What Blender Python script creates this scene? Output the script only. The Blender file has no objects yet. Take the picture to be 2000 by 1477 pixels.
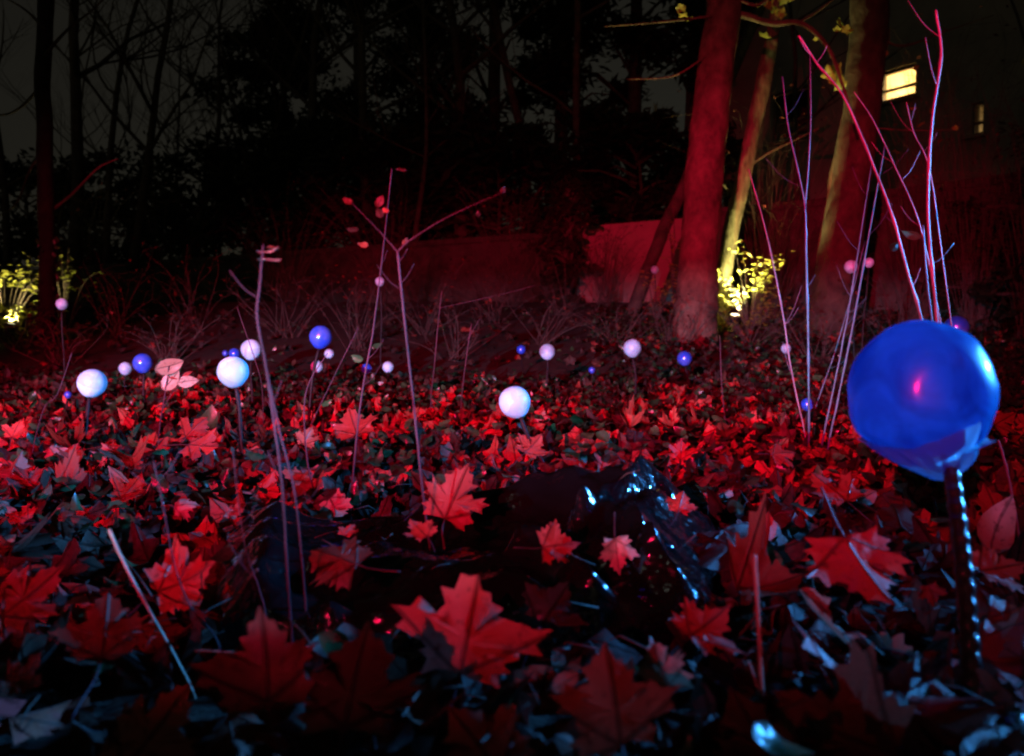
import bpy, math, random
import numpy as np
from mathutils import Vector, Matrix, Euler, noise

# ------------------------------------------------------------------ camera, sky, lamps, exposure
sc = bpy.context.scene
COL = sc.collection
rnd = random.Random(11)
FPX, HOR, CAMZ = 1570.0, 650.0, 0.45          # focal length in photo pixels, eye level row, camera height
PITCH = math.atan((738.5 - HOR) / FPX)

cam = bpy.data.cameras.new('camera')
cam.sensor_width = 36.0
cam.lens = 36.0 * FPX / 2000.0
cam.clip_start, cam.clip_end = 0.02, 400.0
cam.dof.use_dof = True
cam.dof.focus_distance = 2.4
cam.dof.aperture_fstop = 4.0
camo = bpy.data.objects.new('camera', cam)
COL.objects.link(camo)
camo.location = (0, 0, CAMZ)
camo.rotation_euler = (math.radians(90) - PITCH, 0, 0)
sc.camera = camo

world = bpy.data.worlds.new('World')
sc.world = world
world.use_nodes = True
wn = world.node_tree.nodes
wn.clear()
wo = wn.new('ShaderNodeOutputWorld')
wb = wn.new('ShaderNodeBackground')
sky = wn.new('ShaderNodeTexSky')
sky.sky_type = 'NISHITA'
sky.sun_disc = False
sky.sun_elevation = math.radians(6)
sky.sun_rotation = math.radians(200)
tint = wn.new('ShaderNodeMix')
tint.data_type = 'RGBA'
tint.blend_type = 'MULTIPLY'
tint.inputs[0].default_value = 1.0
hs = wn.new('ShaderNodeHueSaturation')
hs.inputs['Saturation'].default_value = 0.15
world.node_tree.links.new(sky.outputs[0], hs.inputs['Color'])
world.node_tree.links.new(hs.outputs[0], tint.inputs[6])
tint.inputs[7].default_value = (1.0, 0.90, 0.68, 1)      # sodium-lit night cloud
world.node_tree.links.new(tint.outputs[2], wb.inputs[0])
wb.inputs[1].default_value = 0.0042
world.node_tree.links.new(wb.outputs[0], wo.inputs[0])

def lamp(name, kind, loc, target, energy, color, radius=0.03, cone=60, blend=0.5):
    l = bpy.data.lights.new(name, kind)
    l.energy = energy
    l.color = color
    if kind == 'SUN':
        l.angle = math.radians(2)
    else:
        l.shadow_soft_size = radius
    if kind == 'SPOT':
        l.spot_size = math.radians(cone)
        l.spot_blend = blend
    o = bpy.data.objects.new(name, l)
    COL.objects.link(o)
    o.location = loc
    d = Vector(target) - Vector(loc)
    o.rotation_euler = d.to_track_quat('-Z', 'Y').to_euler()
    return o

RED_AT, RED_TO = Vector((-2.8, -5.0, 2.0)), Vector((-0.45, 5.5, 0.95))
LILAC_AT, LILAC_TO = Vector((-2.0, -2.5, 0.42)), Vector((-0.1, 6.0, 0.60))
BLUE_AT, BLUE_TO = Vector((3.9, 2.35, 1.30)), Vector((0.1, 1.5, 0.35))
lamp('fill_sun', 'SUN', (0, 0, 20), (3, 12, 0), 0.008, (0.95, 1.0, 0.85))  # weak sun added to brighten the house front; no moon in view
lamp('red_flood', 'SPOT', RED_AT, RED_TO, 12000, (1.0, 0.006, 0.08), 0.02, 42, 0.6)
lamp('red_accent', 'SPOT', (2.9, -0.9, 2.75), (0.5, 1.0, 0.37), 4, (1.0, 0.01, 0.14), 0.03, 20, 0.5)
lamp('blue_flood', 'SPOT', BLUE_AT, BLUE_TO, 2500, (0.05, 0.34, 1.0), 0.05, 46, 0.7)
lamp('lilac_flood', 'SPOT', LILAC_AT, LILAC_TO, 3500, (0.26, 0.56, 1.0), 0.008, 45, 0.5)

sc.view_settings.view_transform = 'Standard'
sc.view_settings.look = 'None'
sc.view_settings.gamma = 1.0
sc.view_settings.use_curve_mapping = False
sc.view_settings.exposure = 0.0
sc.render.engine = 'CYCLES'
sc.cycles.use_denoising = True
sc.cycles.max_bounces = 5
sc.cycles.sample_clamp_indirect = 4.0
sc.cycles.caustics_reflective = False
sc.cycles.caustics_refractive = False
sc.cycles.pixel_filter_type = 'BLACKMAN_HARRIS'
sc.cycles.filter_width = 2.2

# ------------------------------------------------------------------ geometry helpers
_F = Vector((0, math.cos(PITCH), -math.sin(PITCH)))
_U = Vector((0, math.sin(PITCH), math.cos(PITCH)))

def ray(px, py):
    return _F + Vector(((px - 1000) / FPX, 0, 0)) + _U * ((738.5 - py) / FPX)

def P(px, py, d):
    """world point seen at photo pixel (px, py) at d metres in front of the camera"""
    r = ray(px, py)
    return Vector((0, 0, CAMZ)) + r * (d / r.y)

def ground_z(x, y):
    t = y - 4.3
    s = 0.5 * (t + math.sqrt(t * t + 0.8))            # soft ramp from 4.3 m on
    z = 0.115 * s
    z = 0.95 - 0.5 * ((0.95 - z) + math.sqrt((0.95 - z) ** 2 + 0.004))
    z += 0.035 * noise.noise((x * 0.7, y * 0.7, 3.1)) + 0.012 * noise.noise((x * 2.6, y * 2.6, 7.7))
    return z

def GD(px, py, lo=0.5, hi=14.0):
    """distance at which the ground passes under a photo pixel"""
    d = lo
    while d < hi:
        p = P(px, py, d)
        if p.z <= top_z(p.x, p.y):      # top of the leaf layer or the plastic
            return d
        d += 0.02
    return hi

PL_Y0, PL_Y1 = 1.05, 1.66
FOLDS = []
_fr = random.Random(19)
for _k in range(12):
    _a = _fr.uniform(0, math.pi)
    FOLDS.append((math.cos(_a), math.sin(_a), _fr.uniform(4.0, 13.0), _fr.random(), _fr.uniform(0.005, 0.013)))

def _seg(px, py):
    r = Vector(((px - 1000) / FPX, 1.0, (HOR - py) / FPX))
    t = (CAMZ - 0.11) / -r.z
    return (r.x * t, r.y * t)
CREASES = []
for _pl in ([(1145, 1062), (1190, 1030), (1240, 1022), (1288, 985)], [(1268, 1088), (1284, 1122), (1322, 1136)], [(1262, 1172), (1312, 1196), (1388, 1174)], [(1005, 1088), (1060, 1092), (1140, 1135)], [(640, 1150), (720, 1168), (830, 1175)], [(1120, 1120), (1160, 1150), (1180, 1190)]):
    _q = [_seg(*p_) for p_ in _pl]
    CREASES += list(zip(_q[:-1], _q[1:]))

def crease(x, y):
    z = 0.0
    for (ax, ay), (bx, by) in CREASES:
        dx, dy = bx - ax, by - ay
        t = max(0.0, min(1.0, ((x - ax) * dx + (y - ay) * dy) / (dx * dx + dy * dy)))
        dd = math.hypot(x - ax - t * dx, y - ay - t * dy)
        z = max(z, 0.044 * max(0.0, 1 - dd / 0.032))
    return z

def plastic_uv(x, y):
    v = (y - PL_Y0) / (PL_Y1 - PL_Y0)
    return (x / max(y, 0.1) + 0.40) / 0.68, v

def plastic_z(x, y):
    """height of the crumpled black sheet, or None outside it"""
    u, v = plastic_uv(x, y)
    if not (0 <= u <= 1 and 0 <= v <= 1):
        return None
    edge = min(u, 1 - u, v, 1 - v)
    soft = min(1.0, edge / 0.16); soft = soft * soft * (3 - 2 * soft)
    ridge = 0.085 * math.exp(-((v - 0.82) / 0.13) ** 2) * (0.22 + 0.78 * math.exp(-((u - 0.70) / 0.20) ** 2))
    lump = 0.055 * math.exp(-((u - 0.80) / 0.12) ** 2 - ((v - 0.36) / 0.18) ** 2)
    side = 0.06 * math.exp(-((u - 0.12) / 0.06) ** 2) * (1 - 0.4 * v)
    arc = 0.035 * math.exp(-((v - 0.28 + 0.25 * (u - 0.3)) / 0.06) ** 2) * math.exp(-((u - 0.25) / 0.22) ** 2)
    z = ridge + lump + side + arc
    for k, (a, b, f, ph, am) in enumerate(FOLDS):           # straight sharp creases
        wob = 0.25 * noise.noise((x * 2.2, y * 2.2, k * 3.3))
        t = ((x * a + y * b) * f + ph + wob) % 1.0
        w = max(0.0, 0.45 + 1.3 * noise.noise((x * 4 + k, y * 4, k * 1.7)))
        z += am * abs(2 * t - 1) * w * (0.5 + 1.9 * u)
    return ground_z(x, y) + crease(x, y) + z * soft + 0.055 * min(1.0, edge / 0.05) - 0.03 * max(0, 1 - edge / 0.05)

def top_z(x, y):
    p = plastic_z(x, y)
    g = ground_z(x, y) + 0.055
    return g if p is None else max(p, ground_z(x, y) + 0.02)

class MB:
    def __init__(s):
        s.v, s.f = [], []
    def add(s, verts, faces):
        b = len(s.v)
        s.v.extend([tuple(q) for q in verts])
        s.f.extend([tuple(i + b for i in f) for f in faces])
    def box(s, c, size, M=None):
        x, y, z = size[0] / 2, size[1] / 2, size[2] / 2
        vs = [Vector((sx * x, sy * y, sz * z)) + Vector(c) for sx in (-1, 1) for sy in (-1, 1) for sz in (-1, 1)]
        if M is not None:
            vs = [M @ q for q in vs]
        s.add(vs, [(0, 1, 3, 2), (4, 6, 7, 5), (0, 4, 5, 1), (2, 3, 7, 6), (0, 2, 6, 4), (1, 5, 7, 3)])
    def tube(s, pts, radii, n=6, cap=True):
        pts = [Vector(p) for p in pts]
        k = len(pts)
        rings, prev = [], None
        for i in range(k):
            t = (pts[min(i + 1, k - 1)] - pts[max(i - 1, 0)])
            if t.length < 1e-9:
                t = Vector((0, 0, 1))
            t.normalize()
            if prev is None:
                a = Vector((1, 0, 0)) if abs(t.x) < 0.9 else Vector((0, 1, 0))
                prev = (a - t * a.dot(t)).normalized()
            else:
                prev = (prev - t * prev.dot(t)).normalized()
            b = t.cross(prev)
            rings.append([pts[i] + (prev * math.cos(2 * math.pi * j / n) + b * math.sin(2 * math.pi * j / n)) * radii[i] for j in range(n)])
        b0 = len(s.v)
        for r in rings:
            s.v.extend([tuple(q) for q in r])
        for i in range(k - 1):
            for j in range(n):
                j2 = (j + 1) % n
                s.f.append((b0 + i * n + j, b0 + i * n + j2, b0 + (i + 1) * n + j2, b0 + (i + 1) * n + j))
        if cap:
            s.f.append(tuple(b0 + j for j in reversed(range(n))))
            s.f.append(tuple(b0 + (k - 1) * n + j for j in range(n)))
    def mesh(s, name, mat, smooth=True):
        me = bpy.data.meshes.new(name)
        me.from_pydata(s.v, [], s.f)
        if mat:
            me.materials.append(mat)
        if smooth:
            me.polygons.foreach_set('use_smooth', [True] * len(me.polygons))
        me.update()
        return me
    def build(s, name, mat, parent=None, smooth=True):
        o = bpy.data.objects.new(name, s.mesh(name, mat, smooth))
        COL.objects.link(o)
        if parent:
            o.parent = parent
        return o

def rebase(o, loc):
    """move an unparented mesh object's origin to loc without moving the mesh"""
    o.data.transform(Matrix.Translation(-Vector(loc)))
    o.location = loc

def tag(o, label, cat, group=None):
    o['label'] = label
    o['category'] = cat
    if group:
        o['group'] = group
    return o

def empty(name, loc):
    o = bpy.data.objects.new(name, None)
    o.empty_display_size = 0.1
    COL.objects.link(o)
    o.location = loc
    return o

def child(mb, name, mat, parent, smooth=True):
    """build a mesh given in world coordinates as a part of an unrotated thing"""
    o = mb.build(name, mat, None, smooth)
    o.data.transform(Matrix.Translation(-parent.location))
    o.parent = parent
    return o

def spline(pts, n=6):
    pts = [Vector(p) for p in pts]
    if len(pts) < 3:
        return [pts[0].lerp(pts[-1], i / n) for i in range(n + 1)]
    out = []
    e = [2 * pts[0] - pts[1]] + pts + [2 * pts[-1] - pts[-2]]
    for i in range(1, len(e) - 2):
        p0, p1, p2, p3 = e[i - 1], e[i], e[i + 1], e[i + 2]
        for j in range(n):
            t = j / n
            out.append(0.5 * ((2 * p1) + (p2 - p0) * t + (2 * p0 - 5 * p1 + 4 * p2 - p3) * t * t + (3 * p1 - p0 - 3 * p2 + p3) * t ** 3))
    out.append(pts[-1])
    return out

# ------------------------------------------------------------------ materials
def nodes(name):
    m = bpy.data.materials.new(name)
    m.use_nodes = True
    nt = m.node_tree
    bs = nt.nodes['Principled BSDF']
    return m, nt, bs

def N(nt, t, **kw):
    n = nt.nodes.new(t)
    for k, v in kw.items():
        setattr(n, k, v)
    return n

def surf(name, c1, c2, scale=6, rough=0.8, bump=0.3, detail=6, dist=0.02, stretch=(1, 1, 1), spec=0.3):
    m, nt, bs = nodes(name)
    L = nt.links.new
    tc = N(nt, 'ShaderNodeTexCoord')
    mp = N(nt, 'ShaderNodeMapping')
    mp.inputs['Scale'].default_value = stretch
    L(tc.outputs['Object'], mp.inputs[0])
    nz = N(nt, 'ShaderNodeTexNoise')
    nz.inputs['Scale'].default_value = scale
    nz.inputs['Detail'].default_value = detail
    nz.inputs['Roughness'].default_value = 0.65
    L(mp.outputs[0], nz.inputs['Vector'])
    cr = N(nt, 'ShaderNodeValToRGB')
    cr.color_ramp.elements[0].position, cr.color_ramp.elements[1].position = 0.32, 0.68
    cr.color_ramp.elements[0].color = (*c1, 1)
    cr.color_ramp.elements[1].color = (*c2, 1)
    L(nz.outputs[0], cr.inputs[0])
    L(cr.outputs[0], bs.inputs['Base Color'])
    bs.inputs['Roughness'].default_value = rough
    bs.inputs['Specular IOR Level'].default_value = spec
    bp = N(nt, 'ShaderNodeBump')
    bp.inputs['Strength'].default_value = bump
    bp.inputs['Distance'].default_value = dist
    L(nz.outputs[0], bp.inputs['Height'])
    L(bp.outputs[0], bs.inputs['Normal'])
    return m

def leaf_mat(name, cols, veins=True, rough=0.5, spec=0.35, trans=0.22, attr=False):
    """leaf blade: blotched colour picked per leaf, darker veins, a little light through it"""
    m, nt, bs = nodes(name)
    L = nt.links.new
    cr = N(nt, 'ShaderNodeValToRGB')
    cr.color_ramp.interpolation = 'LINEAR'
    while len(cr.color_ramp.elements) < len(cols):
        cr.color_ramp.elements.new(0.5)
    for i, c in enumerate(cols):
        cr.color_ramp.elements[i].position = i / max(1, len(cols) - 1)
        cr.color_ramp.elements[i].color = (*c, 1)
    if attr:
        a = N(nt, 'ShaderNodeAttribute', attribute_name='tone')
        src = a.outputs['Fac']
    else:
        a = N(nt, 'ShaderNodeObjectInfo')
        src = a.outputs['Random']
    tc = N(nt, 'ShaderNodeTexCoord')
    nz = N(nt, 'ShaderNodeTexNoise')
    nz.inputs['Scale'].default_value = 38
    nz.inputs['Detail'].default_value = 5
    L(tc.outputs['Object'], nz.inputs['Vector'])
    ma = N(nt, 'ShaderNodeMath', operation='MULTIPLY_ADD')
    L(nz.outputs[0], ma.inputs[0])
    ma.inputs[1].default_value = 0.5
    sb = N(nt, 'ShaderNodeMath', operation='SUBTRACT')
    L(src, sb.inputs[0])
    sb.inputs[1].default_value = 0.25
    L(sb.outputs[0], ma.inputs[2])
    L(ma.outputs[0], cr.inputs[0])
    nb = N(nt, 'ShaderNodeTexNoise'); nb.inputs['Scale'].default_value = 95; nb.inputs['Detail'].default_value = 3
    L(tc.outputs['Object'], nb.inputs['Vector'])
    rb = N(nt, 'ShaderNodeMapRange'); rb.inputs['From Min'].default_value, rb.inputs['From Max'].default_value = 0.56, 0.70
    rb.inputs['To Min'].default_value, rb.inputs['To Max'].default_value = 0.0, 0.75
    L(nb.outputs[0], rb.inputs['Value'])
    sp_ = N(nt, 'ShaderNodeMix', data_type='RGBA', blend_type='MULTIPLY')
    L(rb.outputs[0], sp_.inputs[0]); L(cr.outputs[0], sp_.inputs[6]); sp_.inputs[7].default_value = (0.25, 0.2, 0.18, 1)
    col = sp_.outputs[2]
    bp = N(nt, 'ShaderNodeBump')
    bp.inputs['Strength'].default_value = 0.7
    bp.inputs['Distance'].default_value = 0.004
    hgt = nz.outputs[0]
    if veins:
        sx = N(nt, 'ShaderNodeSeparateXYZ')
        L(tc.outputs['UV'], sx.inputs[0])
        ab = N(nt, 'ShaderNodeMath', operation='ABSOLUTE')
        L(sx.outputs[0], ab.inputs[0])
        def line(a_, b_):
            m1 = N(nt, 'ShaderNodeMath', operation='MULTIPLY'); L(ab.outputs[0], m1.inputs[0]); m1.inputs[1].default_value = a_
            m2 = N(nt, 'ShaderNodeMath', operation='MULTIPLY_ADD'); L(sx.outputs[1], m2.inputs[0]); m2.inputs[1].default_value = b_; L(m1.outputs[0], m2.inputs[2])
            m3 = N(nt, 'ShaderNodeMath', operation='ABSOLUTE'); L(m2.outputs[0], m3.inputs[0])
            return m3.outputs[0]
        d1, d2, d3 = line(1, 0), line(0.56, -0.83), line(0.23, 0.97)
        mn = N(nt, 'ShaderNodeMath', operation='MINIMUM'); L(d1, mn.inputs[0]); L(d2, mn.inputs[1])
        mn2 = N(nt, 'ShaderNodeMath', operation='MINIMUM'); L(mn.outputs[0], mn2.inputs[0]); L(d3, mn2.inputs[1])
        mr = N(nt, 'ShaderNodeMapRange')
        mr.inputs['From Min'].default_value, mr.inputs['From Max'].default_value = 0.006, 0.028
        mr.inputs['To Min'].default_value, mr.inputs['To Max'].default_value = 1.0, 0.0
        L(mn2.outputs[0], mr.inputs['Value'])
        mx = N(nt, 'ShaderNodeMix', data_type='RGBA', blend_type='MULTIPLY')
        L(mr.outputs[0], mx.inputs[0])
        L(col, mx.inputs[6])
        mx.inputs[7].default_value = (0.45, 0.42, 0.4, 1)
        col = mx.outputs[2]
        ad = N(nt, 'ShaderNodeMath', operation='ADD'); L(nz.outputs[0], ad.inputs[0]); L(mr.outputs[0], ad.inputs[1])
        hgt = ad.outputs[0]
    L(hgt, bp.inputs['Height'])
    L(col, bs.inputs['Base Color'])
    L(bp.outputs[0], bs.inputs['Normal'])
    bs.inputs['Roughness'].default_value = rough
    bs.inputs['Specular IOR Level'].default_value = spec
    tr = N(nt, 'ShaderNodeBsdfTranslucent')
    L(col, tr.inputs[0])
    ms = N(nt, 'ShaderNodeMixShader')
    ms.inputs[0].default_value = trans
    L(bs.outputs[0], ms.inputs[1]); L(tr.outputs[0], ms.inputs[2])
    L(ms.outputs[0], nt.nodes['Material Output'].inputs[0])
    return m

M = {}
M['soil'] = surf('soil', (0.012, 0.008, 0.005), (0.05, 0.03, 0.018), 14, 0.95, 0.8, dist=0.03)
M['upper_soil'] = surf('upper_soil', (0.012, 0.01, 0.006), (0.04, 0.03, 0.02), 3, 0.95, 0.6)
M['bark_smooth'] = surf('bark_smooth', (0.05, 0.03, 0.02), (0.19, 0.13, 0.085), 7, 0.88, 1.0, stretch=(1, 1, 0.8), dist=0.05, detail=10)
M['bark_shaded'] = surf('bark_shaded', (0.022, 0.014, 0.010), (0.085, 0.055, 0.036), 7, 0.9, 1.0, stretch=(1, 1, 0.8), dist=0.05, detail=10)  # darker copy of the smooth bark, weak light painted into its colour
M['bark_unlit'] = surf('bark_unlit', (0.006, 0.005, 0.004), (0.022, 0.018, 0.014), 7, 0.9, 0.8, dist=0.03)  # near-black bark colour stands in for a trunk left unlit
M['bark_rough'] = surf('bark_rough', (0.06, 0.045, 0.03), (0.24, 0.19, 0.12), 9, 0.9, 0.9, stretch=(2.2, 2.2, 0.6), dist=0.03)
M['bark_dark'] = surf('bark_dark', (0.02, 0.016, 0.012), (0.075, 0.058, 0.042), 7, 0.9, 0.6)
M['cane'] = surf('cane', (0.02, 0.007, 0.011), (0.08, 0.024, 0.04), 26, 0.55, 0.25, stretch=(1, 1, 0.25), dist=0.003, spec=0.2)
M['cane_lit'] = surf('cane_lit', (0.09, 0.05, 0.07), (0.30, 0.20, 0.26), 26, 0.42, 0.25, stretch=(1, 1, 0.25), dist=0.003, spec=0.5)  # lit copy of the cane colour, blue and pink light painted in
M['cane_blue_lit'] = surf('cane_blue_lit', (0.02, 0.05, 0.07), (0.07, 0.18, 0.26), 26, 0.42, 0.25, stretch=(1, 1, 0.25), dist=0.003, spec=0.5)  # low red in the colour stands in for shade from the red lamp
M['cane_pale'] = surf('cane_pale', (0.25, 0.20, 0.14), (0.55, 0.47, 0.36), 24, 0.5, 0.25, stretch=(1, 1, 0.25), dist=0.003)
M['twig'] = surf('twig', (0.025, 0.017, 0.014), (0.10, 0.07, 0.055), 20, 0.7, 0.2)
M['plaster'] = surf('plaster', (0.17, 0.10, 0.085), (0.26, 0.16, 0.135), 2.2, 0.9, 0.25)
M['shaded_stone'] = surf('shaded_stone', (0.02, 0.018, 0.013), (0.075, 0.066, 0.05), 3.0, 0.95, 0.7, dist=0.05)  # stone colour darkened to stand in for wall lying outside the red beam
M['render_grey'] = surf('render_grey', (0.16, 0.15, 0.12), (0.30, 0.28, 0.22), 0.7, 0.9, 0.2)
M['roof'] = surf('roof', (0.03, 0.025, 0.02), (0.07, 0.05, 0.04), 6, 0.8, 0.3)
M['frame'] = surf('frame', (0.08, 0.06, 0.045), (0.14, 0.11, 0.08), 12, 0.5, 0.1)
M['room'] = surf('room', (0.60, 0.52, 0.36), (0.72, 0.62, 0.44), 2, 0.8, 0.1)
M['stake'] = surf('stake', (0.008, 0.008, 0.009), (0.02, 0.02, 0.022), 60, 0.22, 0.5, dist=0.004, spec=0.7)
M['thin_stake'] = surf('thin_stake', (0.006, 0.005, 0.006), (0.016, 0.012, 0.014), 60, 0.5, 0.4, dist=0.004, spec=0.15)
M['fixture'] = surf('fixture', (0.01, 0.01, 0.01), (0.02, 0.02, 0.02), 20, 0.4, 0.1)
TAN = [(0.07, 0.022, 0.014), (0.18, 0.050, 0.03), (0.30, 0.085, 0.05), (0.42, 0.13, 0.08)]
RED = [(0.24, 0.035, 0.03), (0.40, 0.055, 0.05), (0.50, 0.09, 0.07)]
PALE = [(0.26, 0.17, 0.12), (0.38, 0.27, 0.20), (0.48, 0.36, 0.28)]
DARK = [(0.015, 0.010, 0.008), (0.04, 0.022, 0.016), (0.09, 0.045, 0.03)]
GREEN = [(0.012, 0.035, 0.014), (0.03, 0.08, 0.03), (0.06, 0.12, 0.05)]
YEL = [(0.30, 0.32, 0.06), (0.48, 0.46, 0.10), (0.55, 0.42, 0.10)]
M['leaf_tan'] = leaf_mat('leaf_tan', TAN)
M['leaf_red'] = leaf_mat('leaf_red', RED)
M['leaf_pale'] = leaf_mat('leaf_pale', PALE, rough=0.4, spec=0.5)
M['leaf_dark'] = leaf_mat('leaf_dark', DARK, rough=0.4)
M['leaf_green'] = leaf_mat('leaf_green', GREEN, veins=False, rough=0.32, spec=0.6)
M['leaf_yellow'] = leaf_mat('leaf_yellow', YEL, veins=False, trans=0.55)
M['litter'] = leaf_mat('litter', [DARK[0], DARK[1], DARK[2], TAN[1], RED[0], TAN[2], RED[1], RED[1], TAN[3]], rough=0.6, spec=0.2, attr=True)
M['litter_green'] = leaf_mat('litter_green', GREEN, veins=False, rough=0.32, spec=0.6, attr=True)
M['evergreen'] = leaf_mat('evergreen', [(0.010, 0.013, 0.007), (0.02, 0.026, 0.012), (0.035, 0.04, 0.02)], veins=False, rough=0.5, attr=True)

def globe_mats():
    # white paper-skinned globe
    m, nt, bs = nodes('globe_white')
    L = nt.links.new
    tc = N(nt, 'ShaderNodeTexCoord')
    vo = N(nt, 'ShaderNodeTexVoronoi'); vo.inputs['Scale'].default_value = 17
    L(tc.outputs['Object'], vo.inputs['Vector'])
    mr = N(nt, 'ShaderNodeMapRange')
    mr.inputs['To Min'].default_value, mr.inputs['To Max'].default_value = 0.55, 0.92
    sp = N(nt, 'ShaderNodeSeparateColor'); L(vo.outputs['Color'], sp.inputs[0])
    L(sp.outputs[0], mr.inputs['Value'])
    cc = N(nt, 'ShaderNodeCombineColor')
    for i in range(3):
        L(mr.outputs[0], cc.inputs[i])
    cm = N(nt, 'ShaderNodeMix', data_type='RGBA', blend_type='MULTIPLY'); cm.inputs[0].default_value = 1.0
    L(cc.outputs[0], cm.inputs[6]); cm.inputs[7].default_value = (0.46, 0.80, 1.0, 1)
    L(cm.outputs[2], bs.inputs['Base Color'])
    bs.inputs['Roughness'].default_value = 0.4
    bs.inputs['Subsurface Weight'].default_value = 0.5
    bs.inputs['Subsurface Radius'].default_value = (0.04, 0.04, 0.04)
    bs.inputs['Subsurface Scale'].default_value = 0.5
    M['globe_white'] = m
    # blue glass-like globe
    m, nt, bs = nodes('globe_blue')
    L = nt.links.new
    tc = N(nt, 'ShaderNodeTexCoord')
    nz = N(nt, 'ShaderNodeTexNoise'); nz.inputs['Scale'].default_value = 26; nz.inputs['Detail'].default_value = 2
    L(tc.outputs['Object'], nz.inputs['Vector'])
    cr = N(nt, 'ShaderNodeValToRGB')
    cr.color_ramp.elements[0].position, cr.color_ramp.elements[1].position = 0.42, 0.62
    cr.color_ramp.elements[0].color = (0.02, 0.09, 0.80, 1)
    cr.color_ramp.elements[1].color = (0.07, 0.14, 0.75, 1)
    L(nz.outputs[0], cr.inputs[0]); L(cr.outputs[0], bs.inputs['Base Color'])
    bs.inputs['Roughness'].default_value = 0.30
    bs.inputs['Specular IOR Level'].default_value = 0.9
    bs.inputs['Metallic'].default_value = 0.25
    bs.inputs['Coat Weight'].default_value = 0.7
    bs.inputs['Coat Roughness'].default_value = 0.12
    M['globe_blue'] = m
    # film-wrapped big globe: a thin hollow skin that lets light through
    m, nt, bs = nodes('globe_film')
    L = nt.links.new
    tc = N(nt, 'ShaderNodeTexCoord')
    nz = N(nt, 'ShaderNodeTexNoise'); nz.inputs['Scale'].default_value = 9; nz.inputs['Detail'].default_value = 4
    L(tc.outputs['Object'], nz.inputs['Vector'])
    cr = N(nt, 'ShaderNodeValToRGB')
    cr.color_ramp.elements[0].position, cr.color_ramp.elements[1].position = 0.35, 0.65
    cr.color_ramp.elements[0].color = (0.004, 0.17, 0.55, 1)
    cr.color_ramp.elements[1].color = (0.014, 0.50, 0.95, 1)
    L(nz.outputs[0], cr.inputs[0]); L(cr.outputs[0], bs.inputs['Base Color'])
    nz.inputs['Distortion'].default_value = 1.6
    bs.inputs['Roughness'].default_value = 0.36
    bs.inputs['Specular IOR Level'].default_value = 0.4
    bs.inputs['Coat Weight'].default_value = 1.0
    bs.inputs['Coat Roughness'].default_value = 0.16
    bp = N(nt, 'ShaderNodeBump'); bp.inputs['Strength'].default_value = 0.12; bp.inputs['Distance'].default_value = 0.004
    L(nz.outputs[0], bp.inputs['Height']); L(bp.outputs[0], bs.inputs['Normal'])
    tr = N(nt, 'ShaderNodeBsdfTranslucent'); L(cr.outputs[0], tr.inputs[0])
    ms = N(nt, 'ShaderNodeMixShader'); ms.inputs[0].default_value = 0.6
    L(bs.outputs[0], ms.inputs[1]); L(tr.outputs[0], ms.inputs[2])
    L(ms.outputs[0], nt.nodes['Material Output'].inputs[0])
    M['globe_film'] = m
    m, nt, bs = nodes('film_skirt')
    L = nt.links.new
    bs.inputs['Base Color'].default_value = (0.12, 0.55, 0.75, 1)
    bs.inputs['Roughness'].default_value = 0.3
    tr = N(nt, 'ShaderNodeBsdfTranslucent'); tr.inputs[0].default_value = (0.10, 0.60, 0.80, 1)
    tp = N(nt, 'ShaderNodeBsdfTransparent')
    m1 = N(nt, 'ShaderNodeMixShader'); m1.inputs[0].default_value = 0.65
    L(bs.outputs[0], m1.inputs[1]); L(tr.outputs[0], m1.inputs[2])
    m2 = N(nt, 'ShaderNodeMixShader'); m2.inputs[0].default_value = 0.08
    L(m1.outputs[0], m2.inputs[1]); L(tp.outputs[0], m2.inputs[2])
    L(m2.outputs[0], nt.nodes['Material Output'].inputs[0])
    M['film_skirt'] = m
    # black plastic sheet
    m, nt, bs = nodes('black_plastic')
    L = nt.links.new
    bs.inputs['Base Color'].default_value = (0.004, 0.004, 0.005, 1)
    bs.inputs['Roughness'].default_value = 0.13
    bs.inputs['Specular IOR Level'].default_value = 0.65
    tc = N(nt, 'ShaderNodeTexCoord')
    nz = N(nt, 'ShaderNodeTexNoise'); nz.inputs['Scale'].default_value = 16; nz.inputs['Detail'].default_value = 3
    L(tc.outputs['Object'], nz.inputs['Vector'])
    bp = N(nt, 'ShaderNodeBump'); bp.inputs['Strength'].default_value = 0.3; bp.inputs['Distance'].default_value = 0.010
    L(nz.outputs[0], bp.inputs['Height'])
    ve = N(nt, 'ShaderNodeTexVoronoi', feature='DISTANCE_TO_EDGE'); ve.inputs['Scale'].default_value = 6.5
    mp = N(nt, 'ShaderNodeMix', data_type='VECTOR'); mp.inputs[0].default_value = 0.12
    L(tc.outputs['Object'], mp.inputs[4]); L(nz.outputs['Color'], mp.inputs[5]); L(mp.outputs[1], ve.inputs['Vector'])
    b2 = N(nt, 'ShaderNodeBump'); b2.inputs['Strength'].default_value = 0.42; b2.inputs['Distance'].default_value = 0.05
    L(ve.outputs['Distance'], b2.inputs['Height']); L(bp.outputs[0], b2.inputs['Normal']); L(b2.outputs[0], bs.inputs['Normal'])
    M['black_plastic'] = m
    m, nt, bs = nodes('window_glass')
    bs.inputs['Base Color'].default_value = (1, 0.95, 0.85, 1)
    bs.inputs['Roughness'].default_value = 0.02
    L = nt.links.new
    tp = N(nt, 'ShaderNodeBsdfTransparent')
    m2 = N(nt, 'ShaderNodeMixShader'); m2.inputs[0].default_value = 0.92
    bs.inputs['Base Color'].default_value = (0.02, 0.02, 0.02, 1)
    L(bs.outputs[0], m2.inputs[1]); L(tp.outputs[0], m2.inputs[2])
    L(m2.outputs[0], nt.nodes['Material Output'].inputs[0])
    M['window_glass'] = m
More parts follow.
